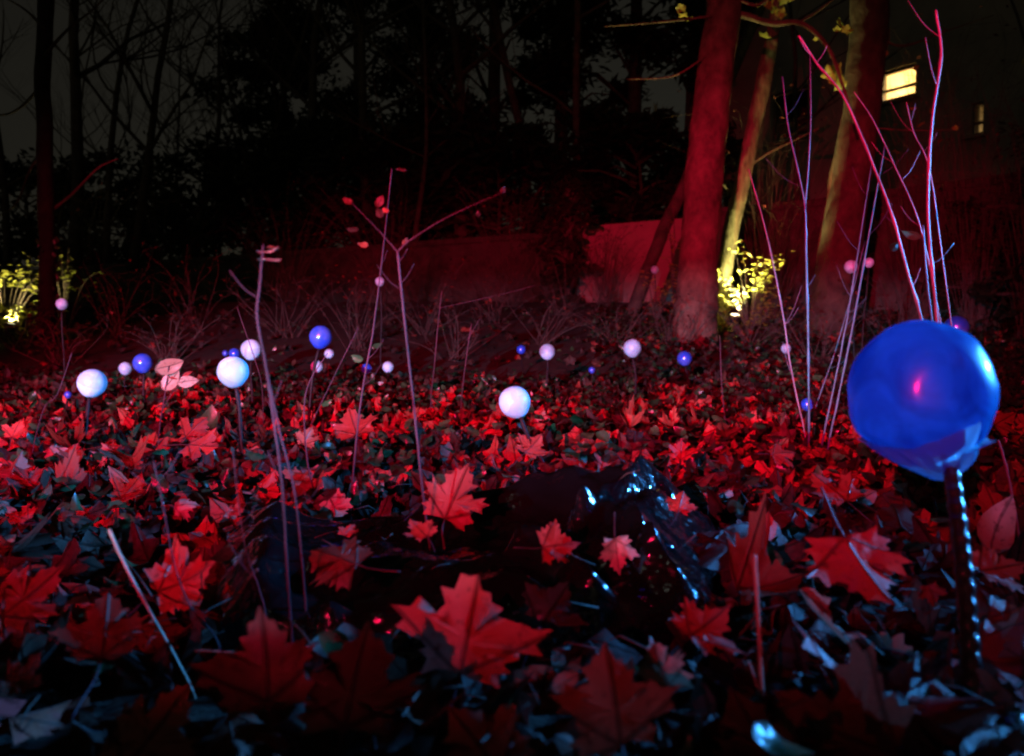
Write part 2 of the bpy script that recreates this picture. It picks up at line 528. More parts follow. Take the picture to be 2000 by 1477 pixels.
    m, nt, bs = nodes('uplight_lens')
    bs.inputs['Base Color'].default_value = (0.8, 0.8, 0.7, 1)
    bs.inputs['Emission Color'].default_value = (1, 0.85, 0.5, 1)
    bs.inputs['Emission Strength'].default_value = 6
    M['uplight_lens'] = m
globe_mats()

# ------------------------------------------------------------------ ground, bank wall, building
def terrain():
    xs = np.concatenate([np.linspace(-40, -5, 24), np.linspace(-4.8, 4.8, 120), np.linspace(5, 40, 24)])
    ys = np.concatenate([np.linspace(-8, 0.3, 10), np.linspace(0.4, 6, 110), np.linspace(6.2, 14, 40), np.linspace(15, 34, 10)])
    mb = MB()
    for y in ys:
        for x in xs:
            mb.v.append((float(x), float(y), ground_z(float(x), float(y))))
    w = len(xs)
    for j in range(len(ys) - 1):
        for i in range(w - 1):
            mb.f.append((j * w + i, j * w + i + 1, (j + 1) * w + i + 1, (j + 1) * w + i))
    o = mb.build('ground', M['soil'])
    o['kind'] = 'structure'
terrain()

WALL_TOP = 2.28
wall_pts = [(2250, 8.7), (1600, 11.5), (1352, 12.6), (1148, 13.6), (1128, 15.0), (150, 27.0), (-500, 36.0)]
wall_xy = [Vector(((px - 1000) / FPX * d, d)) for px, d in wall_pts]

def wall_piece(name, a, b, mat, label, coping=True, z0=0.3):
    """a straight run of thick wall with a coping, from a to b in plan"""
    root = empty(name, ((a.x + b.x) / 2, (a.y + b.y) / 2, z0))
    d = (b - a)
    L = d.length
    ang = math.atan2(d.y, d.x)
    mat4 = Matrix.Translation((a.x, a.y, 0)) @ Matrix.Rotation(ang, 4, 'Z')
    mb = MB()
    # wall body subdivided so that it can bulge slightly
    n = max(4, int(L * 3))
    side = -1.0                                   # thickness goes away from the camera
    vs, fs = [], []
    for i in range(n + 1):
        u = L * i / n
        for k, z in enumerate((z0, 0.9, 1.6, WALL_TOP - 0.1)):
            w = 0.03 * noise.noise((a.x + u * 0.8, z * 1.3, a.y))
            vs.append(mat4 @ Vector((u, w, z)))
    for i in range(n + 1):
        u = L * i / n
        for k, z in enumerate((z0, 0.9, 1.6, WALL_TOP - 0.1)):
            vs.append(mat4 @ Vector((u, 0.4 * side, z)))
    o2 = (n + 1) * 4
    for i in range(n):
        for k in range(3):
            q = i * 4 + k
            fs.append((q, q + 4, q + 5, q + 1))
            fs.append((o2 + q, o2 + q + 1, o2 + q + 5, o2 + q + 4))
        q = i * 4 + 3
        fs.append((q, q + 4, o2 + q + 4, o2 + q))
    fs.append((0, 1, 2, 3, o2 + 3, o2 + 2, o2 + 1, o2))
    e = n * 4
    fs.append((e + 3, e + 2, e + 1, e, o2 + e, o2 + e + 1, o2 + e + 2, o2 + e + 3))
    mb.add(vs, fs)
    child(mb, 'wall_body', mat, root, smooth=False)
    if coping:
        k = max(2, int(L / 1.2))
        for i in range(k):
            cb = MB()
            u0, u1 = L * i / k + 0.006, L * (i + 1) / k - 0.006
            cb.box(((u0 + u1) / 2, 0.2 * side, WALL_TOP - 0.05 + rnd.uniform(-0.008, 0.008)), (u1 - u0, 0.5, 0.1), mat4)
            child(cb, 'coping_stone', M['shaded_stone'], root, smooth=False)
    tag(root, label, 'wall')
    return root

wall_piece('garden_wall', wall_xy[1], wall_xy[0], M['shaded_stone'], 'shade-darkened garden wall below the house, right of the smooth trunks')
wall_piece('garden_wall', wall_xy[2], wall_xy[1], M['shaded_stone'], 'short dark wall stretch between the two red-lit tree trunks')
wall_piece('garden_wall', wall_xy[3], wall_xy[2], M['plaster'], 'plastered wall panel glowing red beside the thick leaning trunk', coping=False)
wall_piece('garden_wall', wall_xy[6], wall_xy[4], M['shaded_stone'], 'long dim garden wall receding behind the bare undergrowth')

def upper():
    # higher ground behind the garden wall
    line = [wall_xy[i] for i in (0, 1, 2, 3, 4, 5, 6)]
    mb = MB()
    n = len(line)
    for dy, dz in ((0.25, 2.12), (4, 2.3), (14, 3.0), (60, 5.0)):
        for p in line:
            mb.v.append((p.x * (1 + dy / 30.0), p.y + dy, dz))
    for r in range(3):
        for i in range(n - 1):
            mb.f.append((r * n + i + 1, r * n + i, (r + 1) * n + i, (r + 1) * n + i + 1))
    o = mb.build('upper_terrain', M['upper_soil'])
    o['kind'] = 'structure'
upper()

# house: facade runs away to the left
FA = Vector((7.64, 16.0)); FE = Vector((-0.537, 0.843)); FN = Vector((-0.843, -0.537))
HM = Matrix(((FE.x, -FN.x, 0, FA.x), (FE.y, -FN.y, 0, FA.y), (0, 0, 1, 0), (0, 0, 0, 1)))   # local: u along facade, v inward, z

def fac(px, py):
    r = ray(px, py)
    # camera + r t on plane through FA with normal FN
    t = (FA.dot(FN)) / (r.x * FN.x + r.y * FN.y)
    q = r * t
    return (Vector((q.x, q.y)) - FA).dot(FE), q.z + CAMZ

def house():
    base = HM @ Vector((0, 0, 1.6))
    root = empty('house', base)
    u_r, u_l, z0, z1 = -6.5, 4.6, 1.6, 9.2
    holes = []
    for (x0, y0, x1, y1) in ((1716, 132, 1788, 193), (1897, 200, 1919, 262)):
        ua, za = fac(x0, (y0 + y0) / 2); ub, zb = fac(x1, y1)
        zmid0 = fac((x0 + x1) / 2, y0)[1]; zmid1 = fac((x0 + x1) / 2, y1)[1]
        holes.append((min(ua, ub), max(ua, ub), zmid1, zmid0))
    dark = [(2.2, 3.2, holes[0][2] - 0.25, holes[0][3] + 0.2), (-3.9, -2.9, holes[0][2] - 0.2, holes[0][3] + 0.25), (-0.3, 0.75, holes[0][3] + 2.0, holes[0][3] + 3.3)]
    allh = holes + dark
    us = sorted({u_r, u_l, *[h[0] for h in allh], *[h[1] for h in allh]})
    zs = sorted({z0, z1, *[h[2] for h in allh], *[h[3] for h in allh]})
    mb = MB()
    for i in range(len(us) - 1):
        for j in range(len(zs) - 1):
            uc, zc = (us[i] + us[i + 1]) / 2, (zs[j] + zs[j + 1]) / 2
            if any(h[0] < uc < h[1] and h[2] < zc < h[3] for h in allh):
                continue
            mb.box((uc, 0.15, zc), (us[i + 1] - us[i], 0.3, zs[j + 1] - zs[j]), HM)
    mb.box((u_l - 0.15, 3.3, (z0 + z1) / 2), (0.3, 6.0 - 0.01, z1 - z0 - 0.01), HM)
    mb.box((u_r + 0.15, 3.3, (z0 + z1) / 2), (0.3, 6.0 - 0.01, z1 - z0 - 0.01), HM)
    mb.box(((u_l + u_r) / 2, 6.4, (z0 + z1) / 2), (u_l - u_r, 0.3, z1 - z0), HM)
    child(mb, 'house_wall', M['render_grey'], root, smooth=False)
    rb = MB()
    a, b = u_r - 0.4, u_l + 0.4
    vs = [HM @ Vector(q) for q in ((a, -0.5, z1 - 0.05), (b, -0.5, z1 - 0.05), (b, 7.0, z1 - 0.05), (a, 7.0, z1 - 0.05), (a, 3.2, z1 + 2.6), (b, 3.2, z1 + 2.6))]
    rb.add(vs, [(0, 1, 5, 4), (2, 3, 4, 5), (1, 2, 5), (3, 0, 4), (3, 2, 1, 0)])
    child(rb, 'roof', M['roof'], root, smooth=False)
    for k, h in enumerate(allh):
        wr = MB()
        t = 0.06 if k != 1 else 0.03
        uc, zc, w, hh = (h[0] + h[1]) / 2, (h[2] + h[3]) / 2, h[1] - h[0], h[3] - h[2]
        wr.box((h[0] + t / 2, 0.12, zc), (t, 0.08, hh), HM); wr.box((h[1] - t / 2, 0.12, zc), (t, 0.08, hh), HM)
        wr.box((uc, 0.12, h[2] + t / 2), (w - 2 * t, 0.08, t), HM); wr.box((uc, 0.12, h[3] - t / 2), (w - 2 * t, 0.08, t), HM)
        wr.box((uc, 0.12, h[2] + hh * 0.38), (w - 2 * t, 0.07, 0.05), HM)
        win = child(wr, 'window_frame', M['frame'], root, smooth=False)
        if k == 0:
            win['label'] = 'lit window glowing warm yellow'
        g1 = MB(); g1.box((uc, 0.125, h[2] + t + (hh * 0.38 - t) / 2), (w - 2 * t, 0.01, hh * 0.38 - t - 0.025), HM)
        g2 = MB(); g2.box((uc, 0.125, h[2] + hh * 0.69), (w - 2 * t, 0.01, hh * 0.62 - t - 0.03), HM)
        for g in (g1, g2):
            o = child(g, 'pane', M['window_glass'], root, smooth=False)
            o.parent = win
        sb = MB(); sb.box((uc, -0.06, h[2] - 0.05), (w + 0.2, 0.2, 0.07), HM)
        o = child(sb, 'window_sill', M['render_grey'], root, smooth=False); o.parent = win
    # lit room behind the bright window
    for k, (h, dep, power) in enumerate(((holes[0], 1.6, 130), (holes[1], 1.0, 2))):
        rm = MB()
        uc, zc, w, hh = (h[0] + h[1]) / 2, (h[2] + h[3]) / 2, h[1] - h[0] + 0.6, h[3] - h[2] + 0.6
        rm.box((uc, 0.3 + dep, zc), (w, 0.06, hh), HM)
        rm.box((uc - w / 2, 0.33 + dep / 2, zc), (0.06, dep - 0.08, hh), HM); rm.box((uc + w / 2, 0.33 + dep / 2, zc), (0.06, dep - 0.08, hh), HM)
        rm.box((uc, 0.33 + dep / 2, zc - hh / 2), (w - 0.08, dep - 0.08, 0.06), HM); rm.box((uc, 0.33 + dep / 2, zc + hh / 2), (w - 0.08, dep - 0.08, 0.06), HM)
        child(rm, 'room_interior', M['room'], root, smooth=False)
        p = HM @ Vector((h[0] + 0.12, 0.3 + dep * 0.62, h[2] + (h[3] - h[2]) * 0.30))
        lamp('room_lamp', 'POINT', p, p + Vector((0, 0, -1)), power, (1.0, 0.72, 0.36), 0.10)
    tag(root, 'grey rendered house behind the trees with a lit window', 'house')
house()

# ------------------------------------------------------------------ black plastic sheet
def plastic():
    nx, ny = 210, 150
    mb = MB()
    for j in range(ny + 1):
        for i in range(nx + 1):
            u, v = i / nx, j / ny
            y = PL_Y0 + (PL_Y1 - PL_Y0) * v
            x = (-0.40 + 0.68 * u) * y
            z = plastic_z(x * 0.9999, min(max(y, PL_Y0 + 1e-5), PL_Y1 - 1e-5))
            if z is None:
                z = ground_z(x, y) - 0.03
            ex = 0.03 * noise.noise((v * 4, u * 3, 1.0)); ey = 0.03 * noise.noise((u * 5, v * 3, 5.0))
            mb.v.append((x + ex, y + ey, z))
    w = nx + 1
    for j in range(ny):
        for i in range(nx):
            mb.f.append((j * w + i, j * w + i + 1, (j + 1) * w + i + 1, (j + 1) * w + i))
    o = mb.build('plastic_sheet', M['black_plastic'])
    rebase(o, (-0.1, 1.3, 0.03))
    tag(o, 'crumpled glossy black plastic sheet lying among the leaves', 'plastic sheet')
plastic()

def floodlight(at, to, label, flap_z, flap_up=None, reach=0.28):
    """flood lamp on a stand: open reflector behind the light, added flaps that cut its beam"""
    foot = Vector((at.x, at.y, ground_z(at.x, at.y)))
    root = empty('stage_floodlight', foot)
    yaw = math.atan2((to - at).y, (to - at).x) - math.pi / 2
    T = Matrix.Translation(at) @ Matrix.Rotation(yaw, 4, 'Z')
    hb = MB()
    hb.box((0, -0.16, 0), (0.26, 0.16, 0.2), T)
    hb.box((0, -0.07, 0.095), (0.26, 0.018, 0.01), T)
    child(hb, 'housing', M['fixture'], root, smooth=False)
    fb = MB()  # unseen flaps added to keep the beams off near leaves and trunks
    fb.box((0, (reach - 0.08) / 2, flap_z), (0.62, reach + 0.08, 0.004), T)
    fb.box((0, -0.079, flap_z / 2 - 0.03), (0.2, 0.004, abs(flap_z) - 0.02), T)
    child(fb, 'added_flap', M['fixture'], root, smooth=False)
    if flap_up:
        ub = MB()
        ub.box((0, 0.105, flap_up), (0.62, 0.35, 0.004), T)
        ub.box((0, -0.075, flap_up / 2 + 0.03), (0.2, 0.004, abs(flap_up) + 0.02), T)
        child(ub, 'added_flap', M['fixture'], root, smooth=False)
    sb = MB()
    sb.tube([T @ Vector((0, -0.16, -0.1)), Vector((foot.x, foot.y, foot.z)) + T.to_3x3() @ Vector((0, -0.16, -0.03))], [0.014, 0.016], 8)
    child(sb, 'stand', M['fixture'], root)
    tag(root, label, 'lamp')
floodlight(RED_AT, RED_TO, 'red stage floodlight on a tall stand at the edge of the clearing', -0.0805, 0.010)
floodlight(LILAC_AT, LILAC_TO, 'pale blue stage floodlight on a low stand at the edge of the clearing', -0.0155, 0.0135)
floodlight(BLUE_AT, BLUE_TO, 'blue stage floodlight on a stand off to the side of the canes', -0.186, None, 0.56)

# ------------------------------------------------------------------ leaves
HALF = [(0.0, 0.0), (0.12, -0.05), (0.26, -0.06), (0.42, -0.10), (0.38, 0.02), (0.50, 0.08), (0.40, 0.14), (0.34, 0.22), (0.48, 0.26), (0.66, 0.30), (0.60, 0.38),
        (0.74, 0.50), (0.56, 0.50), (0.52, 0.60), (0.40, 0.54), (0.26, 0.46), (0.24, 0.58), (0.32, 0.70), (0.20, 0.72), (0.16, 0.84), (0.08, 0.86), (0.0, 1.02)]
LOW = [0, 3, 7, 9, 11, 13, 15, 17, 19, 21]

def maple_shape(rg, low=False, jitter=0.03, rings=(0.38, 0.72, 1.0)):
    h = [HALF[i] for i in LOW] if low else HALF
    def vary(pts):
        fb, fl, ft = rg.uniform(0.75, 1.08), rg.uniform(0.72, 1.02), rg.uniform(0.8, 1.02)      # basal, lateral, tip lobes
        sinus = rg.uniform(1.08, 1.5)
        r_ = []
        for x, y in pts:
            k_ = fb if y < 0.2 else (fl if y < 0.56 and x > 0.3 else ft)
            if (x, y) in ((0.34, 0.22), (0.26, 0.46)):
                k_ = sinus
            r_.append((x * k_, 0.28 + (y - 0.28) * k_))
        return r_
    ha, hb = vary(h), vary(h)
    ha[0] = hb[0] = (0.0, 0.0)
    hb[-1] = ha[-1]
    wx = rg.uniform(0.82, 1.08)
    out = [(x * wx, y) for x, y in ha] + [(-x * wx, y) for x, y in reversed(hb[1:-1])]
    out = [(x * (1 + rg.uniform(-jitter, jitter)) + rg.uniform(-jitter, jitter) * 0.5, y + rg.uniform(-jitter, jitter)) for x, y in out]
    c = (0.0, 0.28)
    v = [c]
    for f in rings:
        for x, y in out:
            v.append((c[0] + (x - c[0]) * f, c[1] + (y - c[1]) * f))
    n = len(out)
    fs = []
    for j in range(n):
        fs.append((0, 1 + j, 1 + (j + 1) % n))
    for r in range(len(rings) - 1):
        a, b = 1 + r * n, 1 + (r + 1) * n
        for j in range(n):
            k = (j + 1) % n
            fs.append((a + j, b + j, b + k)); fs.append((a + j, b + k, a + k))
    return v, fs

def oval_shape(rg, low=False):
    prof = [(0, 0.0), (0.12, 0.05), (0.24, 0.2), (0.29, 0.4), (0.26, 0.62), (0.15, 0.84), (0.0, 1.02)]
    out = prof + [(-x, y) for x, y in reversed(prof[1:-1])]
    c = (0.0, 0.42)
    v = [c]
    rings = (0.5, 1.0)
    for f in rings:
        for x, y in out:
            v.append((x * f * 1.1, c[1] + (y - c[1]) * f))
    n = len(out); fs = []
    for j in range(n):
        fs.append((0, 1 + j, 1 + (j + 1) % n))
        k = (j + 1) % n
        fs.append((1 + j, 1 + n + j, 1 + n + k)); fs.append((1 + j, 1 + n + k, 1 + k))
    return v, fs

def curl(v, rg, amount=1.0, cup=None, fold=None):
    """bend a flat leaf into 3D: cupping, a fold along the midrib, sagging between veins, wavy margin"""
    cup = rg.uniform(-0.35, 0.35) * amount if cup is None else cup
    fold = rg.uniform(-0.35, 0.35) * amount if fold is None else fold
    roll = rg.uniform(-0.4, 0.4) * amount
    ph1, ph2 = rg.uniform(0, 6.28), rg.uniform(0, 6.28)
    w1 = rg.uniform(0.02, 0.07) * amount
    if amount > 1.2 and rg.random() < 0.35:
        fold *= 2.4
    bend = rg.choice((-1, 1)) * rg.uniform(0.5, 1.1) if amount > 1.2 and rg.random() < 0.4 else 0.0
    ba = rg.uniform(0, math.pi)
    out = []
    for x, y in v:
        dy = y - 0.28
        r2 = x * x + dy * dy
        ang = math.atan2(dy, x)
        d = min(abs(x), abs(0.56 * abs(x) - 0.83 * y), abs(0.23 * abs(x) + 0.97 * y))
        sb_ = x * math.cos(ba) + dy * math.sin(ba)
        z = bend * sb_ * sb_ + cup * r2 + fold * abs(x) * 0.7 + roll * x * dy - 0.25 * d * amount
        z += w1 * math.sin(ang * 5 + ph1) * r2 * 2 + 0.6 * w1 * math.sin(ang * 9 + ph2) * r2 * 2
        out.append((x, y, z))
    return out

def stalk(rg, length=0.7):
    mb = MB()
    a, b = rg.uniform(-0.25, 0.25), rg.uniform(-0.2, 0.2)
    pts = [(0, 0.02, 0.0), (a * 0.15, -length * 0.35, b * 0.3), (a * 0.6, -length * 0.7, b * 0.8), (a, -length, b)]
    pts = spline(pts, 3)
    mb.tube(pts, [0.012 + 0.008 * i / len(pts) for i in range(len(pts))], 5)
    return mb

def leaf_mesh(name, v3, fs, uv, mat):
    me = bpy.data.meshes.new(name)
    me.from_pydata(v3, [], fs)
    ul = me.uv_layers.new(name='UVMap')
    idx = np.empty(len(me.loops), dtype=np.int32)
    me.loops.foreach_get('vertex_index', idx)
    arr = np.array(uv, dtype=np.float32)[idx]
    ul.data.foreach_set('uv', arr.ravel())
    me.polygons.foreach_set('use_smooth', [True] * len(me.polygons))
    me.materials.append(mat)
    me.update()
    return me

def hero_leaf(px, py, wpx, roll, tilt, mat, label, kind='maple', d=None, turn=0.0, cup=None, fold=None, amount=1.0, st=0.7, cat='leaf', name='fallen_leaf', drop=0.6, seed=None):
    """one fallen leaf: centre pixel, width in pixels, tip direction (deg clockwise from up), tilt (0 upright .. 90 flat)"""
    rg = random.Random(seed if seed is not None else int(px * 31 + py))
    if d is None:
        d = GD(px, min(1476, py + wpx * drop))
    wid = 1.48 if kind == 'maple' else 0.62
    if kind == 'maple' and py > 1040:
        wid *= 0.84
    S = wpx * d / FPX / wid
    v, fs = maple_shape(rg) if kind == 'maple' else oval_shape(rg)
    v3 = curl(v, rg, amount, cup, fold)
    v3 = [(x * S, (y - 0.4) * S, z * S) for x, y, z in v3]
    me = leaf_mesh('leaf_blade', v3, fs, v, M[mat])
    o = bpy.data.objects.new(name, me)
    COL.objects.link(o)
    R, ph, ta, tn = Vector((1, 0, 0)), math.radians(roll), math.radians(tilt), math.radians(turn)
    R = Vector((math.cos(tn), math.sin(tn), 0))
    Fh = Vector((-math.sin(tn), math.cos(tn), 0))
    V = Vector((0, 0, 1)) * math.cos(ta) + Fh * math.sin(ta)
    tip = R * math.sin(ph) + V * math.cos(ph)
    xa = R * math.cos(ph) - V * math.sin(ph)
    nz = xa.cross(tip)
    mat3 = Matrix((xa, tip, nz)).transposed()
    o.matrix_world = Matrix.Translation(P(px, py, d)) @ mat3.to_4x4()
    if st:
        sm = stalk(rg, st)
        me2 = sm.mesh('leaf_stalk', M['cane'])
        me2.transform(Matrix.Translation((0, -0.4 * S, 0)) @ Matrix.Scale(S, 4))
        s = bpy.data.objects.new('leaf_stalk', me2)
        COL.objects.link(s); s.parent = o
    tag(o, label, cat, 'maple leaves in the foreground litter' if kind == 'maple' else 'oval leaves in the foreground litter')
    return o

HERO = [
    # px, py, width, roll, tilt, material, label
    (888, 968, 185, 22, 22, 'leaf_red', 'flat red maple leaf standing upright against the black plastic sheet', dict(amount=0.45, d=1.40, st=0.45)),
    (915, 1225, 285, 10, 26, 'leaf_red', 'large red maple leaf propped up in front of the black plastic', dict(amount=0.6, d=0.86, cup=-0.15, fold=-0.1)),
    (62, 1160, 200, 40, 45, 'leaf_red', 'bright red maple leaf nearest the cut pale stick, lying flat', dict(amount=0.6)),
    (205, 1225, 215, -15, 50, 'leaf_tan', 'ragged red maple leaf under the pale cut stick', dict(amount=0.8)),
    (362, 1135, 165, 60, 48, 'leaf_red', 'torn maple leaf with pale patches beside the dark upright sheet edge', dict()),
    (255, 955, 100, 25, 48, 'leaf_tan', 'curled orange maple leaf behind the pale cut stick', dict()),
    (520, 1290, 260, -12, 30, 'leaf_tan', 'dull brown-red maple leaf at the foot of the tall purple canes', dict(amount=0.7)),
    (655, 1085, 150, -65, 52, 'leaf_tan', 'dark red ribbed maple leaf lying on the black plastic by the canes', dict()),
    (680, 1035, 60, 20, 60, 'leaf_red', 'small orange leaf corner tucked under the plastic sheet', dict(st=0)),
    (1685, 1105, 230, 170, 55, 'leaf_red', 'broad red maple leaf lying beside the taped black stake', dict(amount=0.8)),
    (1380, 1220, 140, 55, 50, 'leaf_red', 'narrow red maple leaf beside the upright dead stalk', dict()),
    (1290, 1300, 130, -20, 20, 'leaf_pale', 'pale curled maple leaf facing the crumpled plastic', dict(fold=0.6)),
    (1940, 1045, 70, 30, 40, 'leaf_pale', 'pale pink leaf curled like a cup behind the taped stake', dict(kind='oval', cup=0.9)),
    (1950, 1110, 130, 80, 50, 'leaf_tan', 'red leaf below the cupped pale leaf at the stake', dict()),
    (1205, 1085, 95, 175, 20, 'leaf_pale', 'pale shrivelled leaf hanging over the plastic fold', dict(fold=0.9)),
    (1090, 1065, 100, 80, 35, 'leaf_red', 'pink-edged leaf folded over on the plastic sheet', dict(fold=0.8)),
    (820, 1035, 90, -40, 55, 'leaf_red', 'small red leaf lying under the upright flat maple leaf', dict()),
    (1080, 1185, 150, 35, 25, 'leaf_dark', 'dark grey-green leaf behind the large propped red leaf', dict(kind='maple')),
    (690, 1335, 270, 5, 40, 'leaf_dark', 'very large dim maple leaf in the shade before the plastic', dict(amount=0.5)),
    (1100, 1335, 40, 60, 25, 'leaf_pale', 'small torn pale scrap of leaf in the dark foreground', dict(kind='oval', st=0, fold=0.7)),
    (1200, 1365, 270, -5, 35, 'leaf_tan', 'dim red maple leaf in the shade by the torn pale scrap', dict(amount=0.6)),
    (1960, 820, 95, 60, 45, 'leaf_red', 'pink-red maple leaf just behind the big wrapped blue globe', dict()),
    (1625, 955, 140, -30, 55, 'leaf_red', 'bright red maple leaf with raised veins left of the big globe', dict()),
    (1690, 970, 36, 60, 40, 'leaf_pale', 'pale pink leaf standing on edge under the big wrapped globe', dict(kind='oval')),
    (1530, 885, 85, 80, 60, 'leaf_red', 'flat red leaf lying at the foot of the cane cluster', dict()),
    (1330, 880, 75, 10, 35, 'leaf_red', 'small red leaf with a folded pointed tip on the open litter', dict(fold=0.8)),
    (380, 835, 95, 30, 40, 'leaf_red', 'brightest red maple leaf overlapped by a round blue-green leaf', dict()),
    (395, 872, 110, 100, 55, 'leaf_red', 'wide bright red maple leaf lying below the round blue-green leaf', dict()),
    (405, 830, 40, 10, 30, 'leaf_green', 'round blue-green leaf on top of the bright red maple leaf', dict(kind='oval', st=0)),
    (600, 852, 70, 15, 35, 'leaf_pale', 'pale pink maple leaf beside the slender pink cane', dict()),
    (690, 828, 105, -20, 45, 'leaf_red', 'pink-red maple leaf behind the leaning blue-lit cane', dict()),
    (735, 945, 55, 50, 45, 'leaf_pale', 'small pink starry maple leaf behind the plastic sheet', dict()),
    (790, 890, 50, -30, 40, 'leaf_green', 'grey-blue small maple leaf on the dark litter', dict()),
    (1040, 870, 90, 40, 45, 'leaf_red', 'red leaf at the foot of the leaning white globe', dict()),
    (1330, 980, 90, 20, 45, 'leaf_red', 'glossy red leaf at the far corner of the plastic sheet', dict()),
    (130, 1010, 110, 70, 60, 'leaf_tan', 'arched red leaf humped over the litter beside the pale stick', dict(cup=-0.8)),
    (460, 1000, 60, 85, 55, 'leaf_pale', 'small bright pink leaf at the edge of the dark upright sheet', dict()),
    (360, 985, 75, 75, 45, 'leaf_pale', 'crinkled pink leaf between the thin stalks', dict(amount=1.6)),
    (1820, 1160, 60, 170, 30, 'leaf_red', 'small forked red leaf end hanging by the taped stake', dict(st=0)),
    (1750, 1085, 90, 120, 30, 'leaf_dark', 'brown veined leaf between the red leaf and the taped stake', dict()),
    (985, 800, 60, 90, 55, 'leaf_red', 'pink leaf tip showing behind the leaning white globe', dict()),
    (40, 1335, 120, 100, 60, 'leaf_tan', 'red leaf edge low in the dark foreground by the pale stick', dict()),
    (1480, 1440, 240, -25, 35, 'leaf_tan', 'dim maple leaf in the shade at the foot of the upright dead stalk', dict(amount=0.7, d=0.72, st=0)),
    (300, 1430, 260, 30, 40, 'leaf_tan', 'dim broad maple leaf in the shade below the pale cut stick', dict(amount=0.7, d=0.72, st=0)),
    (930, 1450, 250, -40, 45, 'leaf_tan', 'dim maple leaf in the shade before the big propped red leaf', dict(amount=0.8, d=0.70)),
    (30, 840, 60, 10, 30, 'leaf_red', 'pink-red leaf standing at the rim of the lit litter', dict()),
]
for px, py, w, ro, ti, mt, lb, kw in HERO:
    hero_leaf(px, py, w, ro, ti, mt, lb, **kw)

def long_leaf():
    # the long pale leaf twisted over the dark litter in the right foreground
    pts = [(1565, 1150, 0.98), (1600, 1205, 0.97), (1660, 1262, 0.95), (1735, 1300, 0.92), (1800, 1330, 0.90)]
    c = spline([P(*q) for q in pts], 7)
    wid = [0.008, 0.024, 0.034, 0.03, 0.022, 0.02, 0.026, 0.038, 0.046, 0.05, 0.048, 0.036, 0.018, 0.004]
    vs, fs, uv = [], [], []
    k = len(c)
    for i, q in enumerate(c):
        t = (c[min(i + 1, k - 1)] - c[max(i - 1, 0)]).normalized()
        tw = -0.9 + 1.6 * i / k
        side = Vector((0, 0, 1)).cross(t).normalized()
        up = t.cross(side)
        a = side * math.cos(tw) + up * math.sin(tw)
        nrm = t.cross(a)
        f = i / (k - 1) * (len(wid) - 1); j = int(min(f, len(wid) - 2)); w = wid[j] + (wid[j + 1] - wid[j]) * (f - j)
        w *= 1 + 0.18 * math.sin(i * 1.9)
        for m_ in (-1, -0.5, 0, 0.5, 1):
            vs.append(q + a * (w * m_ * 0.8) + nrm * (0.35 * w * m_ * m_))
            uv.append((m_ * 0.4, i / k))
    for i in range(k - 1):
        for m_ in range(4):
            b = i * 5 + m_
            fs.append((b, b + 1, b + 6, b + 5))
    me = leaf_mesh('leaf_blade', [tuple(q) for q in vs], fs, uv, M['leaf_pale'])
    o = bpy.data.objects.new('fallen_leaf', me); COL.objects.link(o)
    rebase(o, c[len(c) // 2])
    s = MB(); a, b = c[-1], P(1868, 1308, 0.88)
    s.tube(spline([P(1700, 1262, 0.93), P(1790, 1285, 0.9), b], 5), [0.0022] * 11, 5)
    so = s.build('leaf_stalk', M['cane']); so.data.transform(Matrix.Translation(-o.location)); so.parent = o
    tag(o, 'long pale twisted leaf draped over dark litter beside the taped stake', 'leaf', 'maple leaves in the foreground litter')
long_leaf()

# loose leaves: the larger ones singly, the rest as litter
PLASTIC_PX = (560, 960, 1400, 1230)
def in_plastic(x, y, pad=0.0):
    return (-0.385 * y - pad < x < 0.285 * y + pad) and (0.92 - pad < y < 1.68 + pad)

WORD = {'leaf_tan': 'tan-brown', 'leaf_red': 'rust-red', 'leaf_pale': 'pale faded', 'leaf_dark': 'rotten dark', 'leaf_green': 'green'}
LANDMARKS = [(170, 880, 'the front white globe stake'), (490, 900, 'the large white globe stake'), (310, 860, 'the three-leaved young plant'), (1070, 920, 'the leaning white globe stake'),
    (686, 972, 'the leaning blue-lit cane'), (614, 972, 'the slender pink cane'), (380, 1360, 'the pale cut stick end'), (225, 1100, 'the pale cut stick top'), (428, 1262, 'the bent dark stalk'),
    (570, 1250, 'the leaf-tipped purple cane'), (1180, 1360, 'the torn pale leaf scrap'), (915, 1300, 'the big propped red leaf'), (690, 1350, 'the very large dim leaf'), (1490, 1400, 'the upright dead stalk'),
    (1380, 1230, 'the plastic sheet corner'), (1680, 1250, 'the long twisted pale leaf'), (1685, 1120, 'the broad red leaf'), (1880, 1300, 'the taped black stake'), (1950, 1100, 'the cupped pale leaf'),
    (1960, 840, 'the weathered cane'), (1580, 880, 'the crossing canes'), (1612, 870, 'the leaning cane bundle'), (1420, 840, 'the thin dark cane'), (1330, 985, 'the far plastic corner'),
    (735, 945, 'the starry pink leaf'), (380, 870, 'the round blue-green leaf'), (250, 960, 'the curled orange leaf'), (1330, 880, 'the folded red leaf'), (1625, 960, 'the red leaf with raised veins'), (850, 860, 'the forked cane')]

